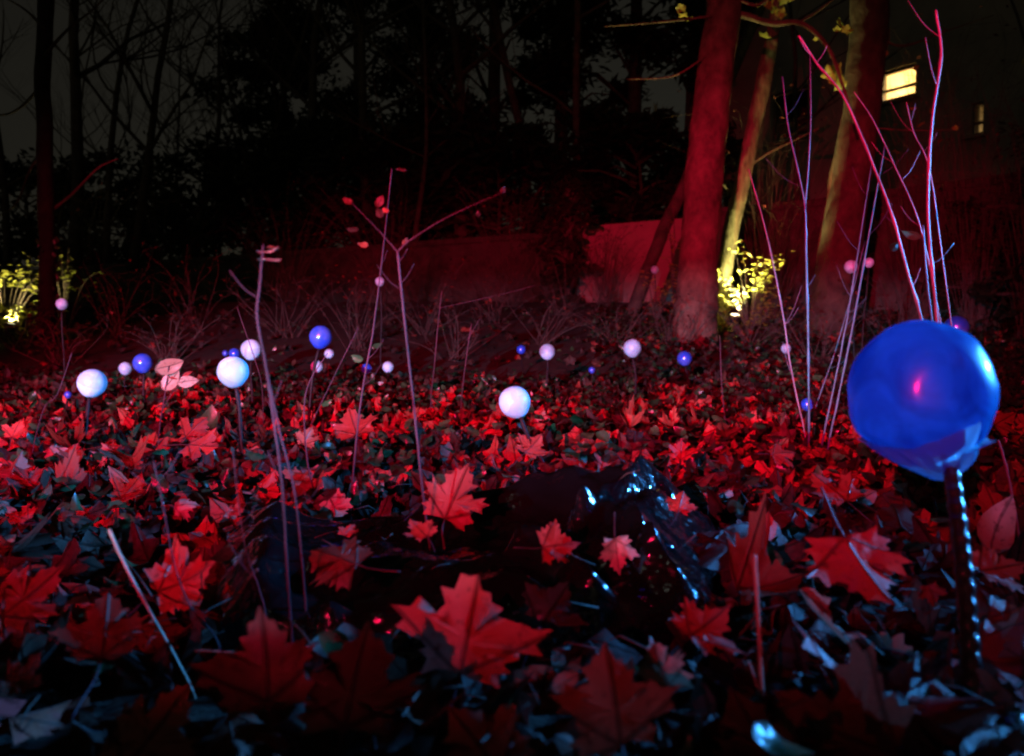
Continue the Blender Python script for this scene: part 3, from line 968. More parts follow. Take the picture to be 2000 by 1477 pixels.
def loose_leaves(count=190):
    variants = []
    rg = random.Random(5)
    for mt, kind, nv in (('leaf_tan', 'maple', 5), ('leaf_red', 'maple', 4), ('leaf_pale', 'maple', 2), ('leaf_dark', 'maple', 6), ('leaf_green', 'oval', 2), ('leaf_tan', 'oval', 2)):
        for i in range(nv):
            v, fs = maple_shape(rg, rings=(0.5, 1.0)) if kind == 'maple' else oval_shape(rg)
            v3 = [(x, y - 0.4, z) for x, y, z in curl(v, rg, 1.75)]
            variants.append((leaf_mesh('leaf_blade', v3, fs, v, M[mt]), mt, kind))
    marks = [(x_, y_, n_) for x_, y_, n_ in LANDMARKS]
    mk = [(P(a, b, GD(a, b)).to_2d(), n_) for a, b, n_ in marks]
    seen = {}
    done, tries = 0, 0
    placed = []
    while done < count and tries < 20000:
        tries += 1
        d = 0.72 + 2.6 * rg.random() ** 1.4
        x = rg.uniform(-0.66, 0.66) * d
        if in_plastic(x, d):
            continue
        sx = 1000 + FPX * x / d; sy = HOR + FPX * (CAMZ - 0.07) / d
        if 1400 < sx < 1590 and sy > 1330:
            continue
        if any(abs(sx - h[0]) < h[2] * 0.62 + 25 and -0.35 * h[2] < sy - h[1] < h[2] * 1.0 + 20 for h in HERO):
            continue
        if any((x - a) ** 2 + (d - b) ** 2 < 0.0045 * min(1.0, d / 1.5) for a, b in placed):
            continue
        placed.append((x, d))
        me, mt, kind = rg.choice(variants)
        o = bpy.data.objects.new('fallen_leaf', me)
        COL.objects.link(o)
        S = (rg.uniform(0.08, 0.14) if d < 1.7 else rg.uniform(0.055, 0.10)) if kind == 'maple' else rg.uniform(0.04, 0.065)
        o.location = (x, d, ground_z(x, d) + rg.uniform(0.055, 0.085))
        e = Euler((math.radians(rg.gauss(24, 20)), math.radians(rg.gauss(0, 18)), 0))
        o.rotation_euler = (e.to_matrix() @ Euler((0, 0, rg.uniform(0, 6.28))).to_matrix()).to_euler()
        o.scale = (S, S, S)
        near = sorted(((q - Vector((x, d))).length, n_) for q, n_ in mk)
        sz = 'large' if S > 0.104 else ('small' if S < 0.075 else 'medium-sized')
        lab = f"{sz} {WORD[mt]} {'lobed maple' if kind == 'maple' else 'oval'} leaf {'right by' if near[0][0] < 0.16 else 'near'} {near[0][1]}"
        tag(o, lab, 'leaf', 'loose ' + mt.replace('leaf_', '') + ' ' + kind + ' leaves near ' + near[0][1])
        done += 1
loose_leaves()

def light_patch_tone(rg, x, y):
    # dark and bright leaf patches imitate patchy red light; darker near and far
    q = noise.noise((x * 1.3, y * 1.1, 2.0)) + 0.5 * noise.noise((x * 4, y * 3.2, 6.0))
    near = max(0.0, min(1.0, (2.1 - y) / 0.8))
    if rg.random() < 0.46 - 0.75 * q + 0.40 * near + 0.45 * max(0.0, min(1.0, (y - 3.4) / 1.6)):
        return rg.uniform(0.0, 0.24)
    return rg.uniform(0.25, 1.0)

def litter(name, n, shape, mat, region, size, zr, label, cat, tilt=(26, 30), seed=3, tone=None):
    tone = tone or light_patch_tone
    rg = random.Random(seed); ng = np.random.default_rng(seed)
    protos = []
    for i in range(14):
        v, fs = shape(rg)
        protos.append((np.array(curl(v, rg, 1.8)) - np.array((0, 0.4, 0)), np.array(fs), np.array(v)))
    V, Fc, U, T = [], [], [], []
    base = 0
    for k in range(n):
        x, y = region(rg)
        S = rg.uniform(*size)
        pv, pf, pu = protos[rg.randrange(14)]
        e = (Euler((math.radians(rg.gauss(tilt[0], tilt[1])), math.radians(rg.gauss(0, 20)), 0)).to_matrix() @ Euler((0, 0, rg.uniform(0, 6.28))).to_matrix())
        m = np.array(e)
        w = pv @ m.T * S + np.array((x, y, ground_z(x, y) + rg.uniform(*zr)))
        V.append(w); Fc.append(pf + base); U.append(pu)
        T.append(np.full(len(pv), tone(rg, x, y)))
        base += len(pv)
    V = np.concatenate(V); Fc = np.concatenate(Fc); U = np.concatenate(U); T = np.concatenate(T)
    me = bpy.data.meshes.new(name)
    me.vertices.add(len(V)); me.vertices.foreach_set('co', V.astype(np.float32).ravel())
    me.loops.add(Fc.size); me.loops.foreach_set('vertex_index', Fc.astype(np.int32).ravel())
    me.polygons.add(len(Fc)); me.polygons.foreach_set('loop_start', (np.arange(len(Fc)) * 3).astype(np.int32))
    me.polygons.foreach_set('use_smooth', np.ones(len(Fc), dtype=bool))
    ul = me.uv_layers.new(name='UVMap')
    me.update(calc_edges=True)
    ul.data.foreach_set('uv', U[Fc.ravel()].astype(np.float32).ravel())
    at = me.attributes.new('tone', 'FLOAT', 'POINT')
    at.data.foreach_set('value', T.astype(np.float32))
    me.materials.append(mat)
    me.validate()
    o = bpy.data.objects.new(name, me); COL.objects.link(o)
    o['kind'] = 'stuff'
    tag(o, label, cat)
    return o

def reg_near(rg):
    while True:
        d = math.sqrt(rg.uniform(0.3, 5.2 ** 2))
        x = rg.uniform(-0.85, 0.85) * d
        if not in_plastic(x, d, -0.05):
            return x, d
def reg_far(rg):
    while True:
        d = math.sqrt(rg.uniform(4.6 ** 2, 11.0 ** 2))
        u = rg.uniform(-0.8, 0.8)
        if u > 0.1 or rg.random() < max(0.12, 0.8 - (d - 4.6) * 0.45):
            return u * d, d
def reg_green(rg):
    while True:
        x, y = reg_near(rg)
        if y > 1.7 or rg.random() < 0.25:
            return x, y
low_maple = lambda rg: maple_shape(rg, low=True, jitter=0.04, rings=(0.55, 1.0))
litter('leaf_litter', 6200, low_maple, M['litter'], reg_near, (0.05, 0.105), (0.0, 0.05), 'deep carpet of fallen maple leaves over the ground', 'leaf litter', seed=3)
litter('far_leaf_litter', 3800, low_maple, M['litter'], reg_far, (0.045, 0.085), (0.0, 0.05), 'fallen leaves thinning out up the far slope', 'leaf litter', seed=4, tone=lambda r, x, y: light_patch_tone(r, x, y) * 0.62)
litter('ground_cover', 5200, oval_shape, M['litter_green'], lambda rg: reg_green(rg) if rg.random() < 0.55 else reg_far(rg), (0.035, 0.06), (0.02, 0.11), 'low dark green ground cover between the fallen leaves', 'ground cover', tilt=(10, 28), seed=6)

# ------------------------------------------------------------------ globes on stakes
def globe_mesh(r, mat, seed, lump=0.012, seg=28):
    rg = random.Random(seed)
    off = Vector((rg.uniform(0, 50), rg.uniform(0, 50), rg.uniform(0, 50)))
    mb = MB()
    rings = seg // 2
    for j in range(rings + 1):
        th = math.pi * j / rings
        for i in range(seg):
            ph = 2 * math.pi * i / seg
            n = Vector((math.sin(th) * math.cos(ph), math.sin(th) * math.sin(ph), math.cos(th)))
            k = 1 + lump * noise.noise(n * 2.2 + off) * 2
            if n.z < -0.75:
                k += (-(n.z + 0.75)) * 0.35          # neck where it is pushed on the stake
            mb.v.append(tuple(n * r * k))
    for j in range(rings):
        for i in range(seg):
            i2 = (i + 1) % seg
            mb.f.append((j * seg + i, (j + 1) * seg + i, (j + 1) * seg + i2, j * seg + i2))
    return mb

GL = [  # px, py, diameter px, depth, colour, base pixel x offset, label
    (180, 748, 54, 2.75, 'w', -12, 'white globe on a stake in front of the dark trunk with ivy'),
    (121, 594, 22, 6.4, 'w', 4, 'small bright white globe right beside the ivy trunk'),
    (245, 720, 25, 5.2, 'w', 4, 'small pale cyan globe next to a shiny blue one'),
    (279, 709, 38, 3.9, 'b', 14, 'shiny blue globe beside the small pale cyan globe'),
    (455, 726, 60, 2.55, 'w', 30, 'large white globe in front of two blue ones'),
    (458, 691, 22, 4.9, 'b', 6, 'blue globe between the two neighbouring white globes'),
    (440, 690, 12, 7.4, 'b', 3, 'tiny blue globe next to the two white globes'),
    (491, 683, 40, 3.7, 'w', 8, 'white globe crossed by a thin twig beside the purple canes'),
    (627, 658, 45, 3.3, 'b', -30, 'shiny violet-blue globe on a bent black stake'),
    (643, 691, 19, 6.6, 'w', 4, 'small pinkish globe just under the violet-blue one'),
    (619, 716, 24, 5.4, 'w', -4, 'pinkish patched globe below the violet-blue one'),
    (742, 550, 18, 7.6, 'w', 2, 'small white globe high on its stake among thin twigs'),
    (716, 720, 20, 5.6, 'b', -3, 'small dark blue globe behind the leaning cane'),
    (758, 717, 22, 5.4, 'w', 4, 'small dazzling white globe beside the dark blue one'),
    (1005, 785, 62, 2.45, 'w', 62, 'white globe on a leaning stake behind the plastic sheet'),
    (1018, 683, 18, 7.0, 'b', 6, 'small blue globe next to a white one on the slope'),
    (1069, 687, 31, 4.9, 'w', 4, 'white globe with a dark crease on the slope'),
    (1156, 723, 13, 6.6, 'b', 2, 'tiny blue globe low on the open slope'),
    (1235, 680, 35, 4.5, 'w', 3, 'white globe with a patched underside on the slope'),
    (1337, 700, 29, 5.0, 'b', 2, 'plain blue globe in front of the thick leaning trunk'),
    (1535, 681, 19, 6.4, 'w', 2, 'small white globe half hidden by a thin cane'),
    (1577, 790, 25, 4.0, 'b', 2, 'low blue globe behind the crossing canes'),
    (1697, 513, 19, 6.6, 'w', -14, 'white globe high on a reddish stake by the dark trunk'),
    (1662, 521, 25, 6.2, 'w', 3, 'mottled pink globe beside the dark trunk behind the canes'),
    (1868, 640, 46, 3.1, 'b', 10, 'pale blue globe peeking over the big wrapped globe'),
    (1279, 527, 15, 9.0, 'w', 0, 'small lilac globe among lit leaves by the plastered wall'),
    (133, 771, 14, 5.6, 'b', 0, 'tiny blue globe low in the litter near the ivy trunk'),
]
for k, (px, py, dia, d, c, dx, lb) in enumerate(GL):
    if py < 600 and px < 1250 or 1600 < px < 1720:
        d = 5.0
    while d > 2.2 and P(px, py, d).z - dia / 2 * d / FPX < ground_z((px - 1000) / FPX * d, d) + 0.12:
        d -= 0.1
    r = dia / 2 * d / FPX
    top = P(px, py, d)
    # foot of the stake
    fx = top.x + dx * d / FPX
    fy = d - rnd.uniform(0.0, 0.12)
    foot = Vector((fx, fy, ground_z(fx, fy)))
    if top.z - r * 1.2 < foot.z + 0.02:
        foot.z = top.z - r - 0.06
    root = empty('garden_globe', foot)
    axis = (top - foot).normalized()
    mb = globe_mesh(r, None, k)
    q = Vector((0, 0, 1)).rotation_difference(axis).to_matrix()
    mb.v = [tuple(q @ Vector(v) + top) for v in mb.v]
    child(mb, 'globe', M['globe_white'] if c == 'w' else M['globe_blue'], root)
    sr = max(0.0045, min(0.008, r * 0.14))
    st = MB()
    n = 14
    pts, rad = [], []
    for i in range(n + 1):
        t = i / n
        p = (foot - axis * 0.04).lerp(top - axis * r * 0.96, t)
        p += Vector((0.012 * math.sin(t * 3.1 + k), 0, 0)) * math.sin(math.pi * t)
        pts.append(p); rad.append(sr * (1 + 0.16 * math.sin(t * 60)))
    st.tube(pts, rad, 8)
    child(st, 'stake', M['thin_stake'], root)
    tag(root, lb, 'globe', 'white and blue globes on stakes')

def big_globe():
    d = 1.0
    c = P(1798, 772, d)
    r = 147 * d / FPX
    foot = P(1908, 1500, 0.74)
    foot.z = ground_z(foot.x, foot.y)
    root = empty('garden_globe', foot)
    mb = MB()
    seg, rings = 72, 36
    for j in range(rings + 1):
        th = math.pi * j / rings
        for i in range(seg):
            ph = 2 * math.pi * i / seg
            n = Vector((math.sin(th) * math.cos(ph), math.sin(th) * math.sin(ph), math.cos(th)))
            k = 1 + 0.025 * noise.noise(n * 1.6 + Vector((3, 8, 1)))
            # overlapping film folds: a few shallow steps
            k += 0.010 * math.tanh(9 * (noise.noise(n * 1.9 + Vector((11, 2, 5)))))
            z = n.z if n.z > -0.5 else -0.5 + (n.z + 0.5) * 0.6
            mb.v.append(tuple(c + Vector((n.x * 0.9, n.y * 0.9, z)) * r * k))
    for j in range(rings):
        for i in range(seg):
            i2 = (i + 1) % seg
            mb.f.append((j * seg + i, (j + 1) * seg + i, (j + 1) * seg + i2, j * seg + i2))
    g = child(mb, 'globe', M['globe_film'], root)
    g['label'] = 'blue globe skin with film wrapped over it'
    # wrapping film: torn slanted upper edge, following the globe and then gathered in a cone to the stake
    sk = MB()
    seg, rows = 160, 18
    neck = P(1838, 936, 0.99)
    for j in range(rows + 1):
        t = j / rows
        for i in range(seg):
            ph = 2 * math.pi * i / seg
            co, fr = math.cos(ph), -math.sin(ph)
            if fr > 0:                                   # the side turned to the path
                if co < -0.55:
                    top = -0.66
                elif co < 0.33:
                    top = -0.64 + (co + 0.55) / 0.88 * 0.40
                elif co < 0.40:
                    top = -0.24 - (co - 0.33) / 0.07 * 0.36
                else:
                    top = -0.60 + (co - 0.40) * 0.06
            else:
                top = -0.62
            top += 0.03 * noise.noise((co * 7, fr * 7, 9.0))
            knee = -0.66
            if top < knee + 0.03:
                top = knee + 0.03
            if t < 0.4:
                zz = top + (knee - top) * t / 0.4
                rr = math.sqrt(1 - zz * zz) * 1.035
                lift_ = (0.4 - t) / 0.4
                rr += 0.035 * lift_ + (0.10 * lift_ * math.exp(-((co - 0.93) / 0.10) ** 2) if fr > -0.35 else 0)
                p = c + Vector((co * rr * 0.9, -fr * rr * 0.9, zz)) * r
            else:
                q = (t - 0.4) / 0.6
                rr0 = math.sqrt(1 - knee * knee) * 1.035
                a = c + Vector((co * rr0 * 0.9, -fr * rr0 * 0.9, knee)) * r
                b = neck + Vector((co, -fr, 0)) * 0.012
                p = a.lerp(b, q)
                pl = math.sin(ph * 13 + 2 * noise.noise((co * 2, fr * 2, 1))) * 0.03 * math.sin(math.pi * min(1, q * 1.1))
                p += Vector((co, -fr, 0)) * r * (pl + 0.05 * math.sin(math.pi * q))
            sk.v.append(tuple(p))
    for j in range(rows):
        for i in range(seg):
            i2 = (i + 1) % seg
            sk.f.append((j * seg + i, (j + 1) * seg + i, (j + 1) * seg + i2, j * seg + i2))
    child(sk, 'film_wrap', M['film_skirt'], root)
    st = MB()
    a = neck + Vector((0.004, 0.0, 0.06)); b = foot - Vector((0, 0, 0.03))
    n = 150
    pts, rad = [], []
    for i in range(n + 1):
        t = i / n
        p = a.lerp(b, t) + Vector((0.008 * math.sin(math.pi * t), 0, 0))
        pts.append(p)
        rad.append((0.0085 + 0.0035 * t) * (1 + 0.07 * math.sin(i * 0.9) + 0.05 * noise.noise((i * 0.5, 0, 4))))
    st.tube(pts, rad, 14)
    s = child(st, 'stake', M['stake'], root)
    s['label'] = 'stake wound with glossy black tape'
    tag(root, 'big blue globe wrapped in film on a taped black stake', 'globe', 'white and blue globes on stakes')
big_globe()

# ------------------------------------------------------------------ canes and dead stalks
def cane(name, label, runs, mat='cane', group='bare canes and stalks', node=0.0, leaves=(), to_ground=True, cat='cane', d_base=None, lean=0.0, twigs=None):
    twigs = (3 if (runs[0][0][-1][1] - runs[0][0][0][1]) > 300 and name == 'plant_cane' else 0) if twigs is None else twigs
    """runs: list of (pixel polyline top->base, width px top, width px base); first run reaches the ground"""
    main = runs[0][0]
    bx, by = main[-1]
    db = d_base if d_base else GD(bx, min(by, 1476))
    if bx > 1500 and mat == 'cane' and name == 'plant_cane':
        mat = 'cane_blue_lit' if ('bundle' in label or 'blue-lit' in label) and 'faint' not in label else 'cane_lit'
    foot = P(bx, by, db)
    if to_ground:
        foot.z = ground_z(foot.x, foot.y)
    root = empty(name, foot)
    def lift(px, py):
        # canes lean slightly towards or away from the camera with height
        h = (by - py) / 600.0
        return db * (1 + lean * h)
    for k, (pl, w0, w1) in enumerate(runs):
        pts = [P(x, y, lift(x, y)) for x, y in pl]
        if k == 0 and to_ground:
            pts.append(Vector((pts[-1].x, pts[-1].y, min(pts[-1].z, foot.z) - 0.04)))
        sp = spline(pts, 8)
        m = len(sp)
        rad = []
        ln = 0.0
        for i in range(m):
            if i:
                ln += (sp[i] - sp[i - 1]).length
            t = i / (m - 1)
            rr = (w0 + (w1 - w0) * t) / 2 * db / FPX * 0.54
            if node:
                ph = (ln % node) / node
                rr *= 1 + 0.45 * math.exp(-((ph - 0.5) / 0.06) ** 2)
            sp[i] = sp[i] + Vector((noise.noise((i * 0.35, k, bx)), noise.noise((i * 0.35, bx, k)), 0)) * rr * 0.35
            rad.append(rr)
        mb = MB(); mb.tube(sp, rad, 7)
        child(mb, 'stem' if k == 0 else 'side_shoot', M[mat], root)
        if k == 0 and twigs:
            rg_ = random.Random(int(bx + by))
            for q_ in range(twigs):
                i_ = rg_.randint(2, int(m * 0.7))
                v_ = Vector((rg_.choice((-1, 1)) * rg_.uniform(0.4, 1), rg_.uniform(-0.6, 0.6), rg_.uniform(0.4, 1.2))).normalized()
                l_ = rg_.uniform(25, 90) * db / FPX
                tb = MB()
                tb.tube(spline([sp[i_], sp[i_] + v_ * l_ * 0.5 + Vector((0, 0, -0.05 * l_)), sp[i_] + v_ * l_ + Vector((0, 0, 0.12 * l_))], 4), [max(0.0006, rad[i_] * 0.42 * (1 - 0.08 * z_)) for z_ in range(9)], 4)
                child(tb, 'side_twig', M[mat], root)
    for (px, py, sz, ro, ti, mt) in leaves:
        rg = random.Random(px + py)
        v, fs = oval_shape(rg)
        S = sz * db / FPX
        v3 = [(x * S, y * S, z * S) for x, y, z in curl(v, rg, 1.0)]
        me = leaf_mesh('leaf', v3, fs, v, M[mt])
        o = bpy.data.objects.new('leaf', me); COL.objects.link(o)
        ph, ta = math.radians(ro), math.radians(ti)
        V = Vector((0, math.sin(ta), math.cos(ta))); R = Vector((1, 0, 0))
        tip = R * math.sin(ph) + V * math.cos(ph); xa = R * math.cos(ph) - V * math.sin(ph)
        m4 = Matrix((xa, tip, xa.cross(tip))).transposed().to_4x4()
        o.parent = root
        o.matrix_local = Matrix.Translation(P(px, py, lift(px, py)) - root.location) @ m4
    tag(root, label, cat, group)
    return root

cane('plant_cane', 'tall purple cane carrying two drooping leaves at its tip', [([(514, 478), (507, 560), (502, 620), (520, 720), (540, 860), (552, 960), (560, 1100), (570, 1250)], 6, 11)],
     leaves=((500, 492, 44, 80, 80, 'leaf_pale'), (500, 508, 50, 88, 82, 'leaf_pale'), (520, 484, 26, 75, 70, 'leaf_tan')))
cane('plant_cane', 'leafless purple cane standing close behind the leaf-tipped one', [([(524, 735), (548, 850), (575, 960), (590, 1100), (598, 1205)], 6, 9)])
cane('plant_cane', 'forked cane with small leaves in front of the black plastic', [
    ([(776, 490), (785, 580), (800, 720), (812, 830), (822, 930), (835, 1040), (850, 1140)], 8, 9),
    ([(985, 375), (930, 398), (860, 432), (800, 470), (776, 492)], 2, 6),
    ([(685, 395), (715, 425), (750, 462), (776, 492)], 2, 5)],
    d_base=1.42, leaves=((735, 405, 26, 30, 10, 'leaf_tan'), (745, 425, 26, -20, 20, 'leaf_dark'), (700, 450, 26, -70, 40, 'leaf_dark'), (720, 480, 22, -80, 30, 'leaf_tan'), (788, 480, 18, 20, 10, 'leaf_tan'),
                         (935, 425, 14, -10, 20, 'leaf_dark'), (980, 378, 18, 15, 20, 'leaf_dark'), (772, 332, 22, 80, 60, 'leaf_tan'), (758, 415, 18, -40, 30, 'leaf_tan'), (688, 398, 22, -60, 30, 'leaf_tan')))
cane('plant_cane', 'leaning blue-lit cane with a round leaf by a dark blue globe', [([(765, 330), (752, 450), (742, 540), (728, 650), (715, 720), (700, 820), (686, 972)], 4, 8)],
     leaves=((708, 705, 26, -60, 30, 'leaf_green'), (728, 678, 20, 70, 40, 'leaf_green')))
cane('plant_cane', 'slender pink cane beneath the violet-blue globe', [([(640, 690), (605, 745), (594, 800), (600, 900), (614, 972)], 3, 8), ([(700, 640), (660, 720), (607, 830)], 2, 3)], leaves=((628, 792, 22, 60, 40, 'leaf_green'),))
cane('plant_cane', 'broken-topped thin cane behind the forked cane', [([(863, 568), (855, 640), (848, 720), (842, 775)], 3, 5), ([(1045, 558), (980, 575), (858, 602)], 1.5, 2)], d_base=3.6, to_ground=True)
cane('plant_cane', 'thin short red cane with a forked tip', [([(921, 632), (908, 720), (900, 800)], 4, 4), ([(938, 622), (912, 665)], 2, 3)], d_base=3.6)
cane('plant_cane', 'tall thick pink cane rising behind the big wrapped globe', [([(1828, 20), (1838, 110), (1820, 240), (1812, 400), (1820, 520), (1832, 640), (1855, 820), (1872, 930), (1888, 1010)], 8, 15)], node=0.22, d_base=1.75)
cane('plant_cane', 'long leaning pink cane left of the big wrapped globe', [([(1560, 70), (1600, 130), (1645, 185), (1690, 285), (1742, 420), (1775, 540), (1800, 625), (1850, 850), (1870, 960)], 6, 12)], node=0.2, d_base=1.95)
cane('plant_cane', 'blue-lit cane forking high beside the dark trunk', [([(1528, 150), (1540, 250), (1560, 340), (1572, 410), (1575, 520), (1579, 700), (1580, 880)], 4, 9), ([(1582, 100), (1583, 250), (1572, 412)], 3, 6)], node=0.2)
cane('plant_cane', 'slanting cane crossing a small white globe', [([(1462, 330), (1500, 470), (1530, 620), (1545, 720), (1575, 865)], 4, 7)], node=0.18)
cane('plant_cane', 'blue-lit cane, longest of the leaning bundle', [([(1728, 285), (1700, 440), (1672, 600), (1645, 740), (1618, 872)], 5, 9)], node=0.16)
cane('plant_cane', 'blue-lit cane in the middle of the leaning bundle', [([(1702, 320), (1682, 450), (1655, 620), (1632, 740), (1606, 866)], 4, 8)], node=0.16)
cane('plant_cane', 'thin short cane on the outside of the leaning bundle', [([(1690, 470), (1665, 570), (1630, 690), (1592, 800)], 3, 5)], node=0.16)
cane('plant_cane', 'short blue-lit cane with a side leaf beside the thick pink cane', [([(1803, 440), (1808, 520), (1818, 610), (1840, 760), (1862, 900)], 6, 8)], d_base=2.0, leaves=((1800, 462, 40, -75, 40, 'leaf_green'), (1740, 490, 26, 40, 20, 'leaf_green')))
cane('plant_cane', 'faint red cane crossing above the leaning bundle', [([(1668, 180), (1705, 235), (1750, 330), (1790, 420), (1815, 520), (1850, 700), (1890, 920)], 3, 7)], d_base=2.2)
cane('plant_cane', 'thin purple cane arching behind the thick pink cane', [([(1770, 200), (1785, 260), (1815, 330), (1840, 500), (1890, 880)], 3, 6)], d_base=2.4)
cane('plant_cane', 'thin dark cane in the open litter left of the crossing canes', [([(1406, 655), (1409, 740), (1415, 810), (1420, 840)], 3, 5)])
cane('plant_cane', 'weathered cane behind the taped stake', [([(1950, 860), (1962, 900), (1975, 960), (1992, 1070)], 8, 9)], d_base=1.4)
cane('cut_stick', 'pale cut stick leaning over the red leaves in the foreground', [([(213, 1034), (243, 1102), (290, 1190), (332, 1265), (380, 1360)], 12, 9)], 'cane_pale', d_base=0.97, cat='stick')
cane('plant_cane', 'thin dark stalk bending beside the pale cut stick', [([(300, 900), (318, 985), (340, 1100), (372, 1185), (428, 1262)], 4, 8)])
cane('plant_cane', 'hair-thin stalk rising from the brown-red leaf', [([(455, 880), (466, 985), (482, 1080), (506, 1150), (522, 1222)], 3, 6)])
cane('leaf_twig', 'thin pale twig lying across the brown-red leaf', [([(380, 1270), (450, 1274), (520, 1278), (575, 1305), (622, 1342)], 6, 5)], 'cane_pale', d_base=0.92, to_ground=False, cat='twig')
cane('dead_stalk', 'upright bluish dead stalk with a split side piece', [([(1474, 1085), (1480, 1200), (1486, 1300), (1490, 1480)], 13, 17), ([(1462, 1290), (1476, 1330), (1488, 1372)], 5, 9)], 'cane_pale', d_base=0.80, cat='stalk')
cane('dead_stalk', 'pinkish dead stalk leaning at the foot of the taped stake', [([(1860, 1232), (1845, 1320), (1808, 1460)], 11, 9)], 'cane', d_base=0.78, cat='stalk')
cane('dead_stalk', 'short pale stalk end in the shade before the brown-red leaf', [([(560, 1420), (580, 1448), (600, 1480)], 9, 11)], 'cane_pale', d_base=0.74, cat='stalk')
cane('leaf_twig', 'reddish bent twig across the black plastic', [([(1108, 1050), (1140, 1080), (1160, 1130), (1176, 1195)], 5, 6), ([(1112, 1180), (1140, 1135)], 3, 4)], 'cane', d_base=1.2, to_ground=False, cat='twig')
cane('leaf_twig', 'straight grey twig lying over the crumpled plastic', [([(1290, 1105), (1250, 1150), (1210, 1205), (1180, 1240)], 4, 5)], 'cane', d_base=1.12, to_ground=False, cat='twig')
cane('leaf_plant', 'young plant with three broad lilac leaves near the blue globe', [([(330, 715), (322, 770), (310, 850)], 4, 5), ([(362, 742), (335, 770), (318, 800)], 2, 3)], d_base=2.9, cat='plant',
     leaves=((302, 722, 58, 75, 30, 'leaf_pale'), (318, 762, 50, 40, 10, 'leaf_pale'), (345, 748, 42, 80, 30, 'leaf_pale'), (330, 738, 46, 50, 60, 'leaf_red')))
cane('plant_cane', 'thin slanting stalk left of the front white globe', [([(140, 690), (112, 770), (85, 800), (60, 900)], 2.5, 4)])
cane('plant_cane', 'thin twig crossing the second white globe', [([(463, 600), (480, 650), (497, 700), (512, 760)], 3, 3)], d_base=3.2)

# ------------------------------------------------------------------ trees
def trunk_path(pl, d0, d1, w, mat, root, name='trunk', n=14, flare=1.0, extend=3.0, knots=0.06):
    """trunk through pixel polyline base->top; widths in pixels"""
    pts = []
    k = len(pl)
    for i, (x, y) in enumerate(pl):
        pts.append(P(x, y, d0 + (d1 - d0) * i / (k - 1)))
    if extend:
        v = (pts[-1] - pts[-2]).normalized()
        pts.append(pts[-1] + v * extend)
    sp = spline(pts, 10)
    m = len(sp)
    rad = []
    for i in range(m):
        t = i / (m - 1)
        j = t * (len(w) - 1); a = int(min(j, len(w) - 2)); ww = w[a] + (w[a + 1] - w[a]) * (j - a)
        rad.append(ww / 2 * d0 / FPX * (1 + knots * noise.noise((i * 0.6, w[0], d0))))
    mb = MB(); mb.tube(sp, rad, n)
    # irregular cross-section
    vv = []
    for q in mb.v:
        q = Vector(q)
        vv.append(tuple(q + Vector((noise.noise(q * 2.5), noise.noise(q * 2.5 + Vector((9, 1, 2))), 0)) * 0.018))
    mb.v = vv
    return child(mb, name, M[mat], root), sp, rad

def branch(root, pl, d, w0, w1, mat='bark_smooth', name='branch'):
    pts = spline([P(x, y, dd) for (x, y), dd in zip(pl, d if isinstance(d, (list, tuple)) else [d] * len(pl))], 6)
    m = len(pts)
    mb = MB()
    dd = d[0] if isinstance(d, (list, tuple)) else d
    mb.tube(pts, [(w0 + (w1 - w0) * i / (m - 1)) / 2 * dd / FPX for i in range(m)], 7)
    return child(mb, name, M[mat], root)

def tree_leaf(root, px, py, size, d, mat='leaf_yellow', maple=True):
    rg = random.Random(px * 7 + py)
    v, fs = maple_shape(rg, low=True, rings=(0.55, 1.0)) if maple else oval_shape(rg)
    S = size * d / FPX / (1.4 if maple else 1.0)
    v3 = [(x * S, y * S, z * S) for x, y, z in curl(v, rg, 1.2)]
    me = leaf_mesh('leaf', v3, fs, v, M[mat])
    o = bpy.data.objects.new('leaf', me); COL.objects.link(o)
    o.parent = root
    o.matrix_local = Matrix.Translation(P(px, py, d) - root.location) @ Euler((rg.uniform(0.5, 2.4), rg.uniform(-0.6, 0.6), rg.uniform(-0.8, 0.8))).to_matrix().to_4x4()

def foot_at(px, d):
    x = (px - 1000) / FPX * d
    return Vector((x, d, ground_z(x, d)))

t1 = empty('maple_tree', foot_at(1352, 7.4))
trunk_path([(1350, 690), (1358, 610), (1364, 520), (1374, 370), (1390, 200), (1412, 20), (1425, -120)], 7.4, 7.6, [112, 84, 76, 76, 72, 70, 70, 64, 50], 'bark_smooth', t1)
branch(t1, [(1418, 20), (1460, 32), (1510, 46), (1565, 46), (1615, 90), (1645, 165), (1668, 240)], [7.5, 7.5, 7.4, 7.3, 7.2, 7.1, 7.1], 15, 4)
branch(t1, [(1410, 30), (1340, 38), (1260, 46), (1180, 52)], 7.45, 6, 1.5)
branch(t1, [(1400, 90), (1365, 120), (1310, 150), (1225, 155)], 7.45, 6, 1.5)
branch(t1, [(1425, -10), (1480, 10), (1530, -30)], 7.45, 8, 4)
branch(t1, [(1560, 45), (1600, 20), (1650, -20)], 7.35, 5, 2)
for px, py, s in ((1338, 32, 30), (1332, 22, 24), (1346, 40, 20), (1505, 14, 26), (1520, 34, 28), (1530, 8, 26), (1512, 26, 22), (1548, 0, 22), (1644, 50, 26), (1650, 64, 24), (1638, 62, 20), (1492, 74, 26), (1628, 104, 22), (1632, 150, 42), (1640, 175, 40), (1626, 165, 34), (1660, 66, 18), (1598, 76, 20), (1700, -5, 26), (1476, 12, 18)):
    tree_leaf(t1, px, py, s, 7.85)
tag(t1, 'thick smooth red-lit maple trunk leaning in front of the plastered wall', 'tree')

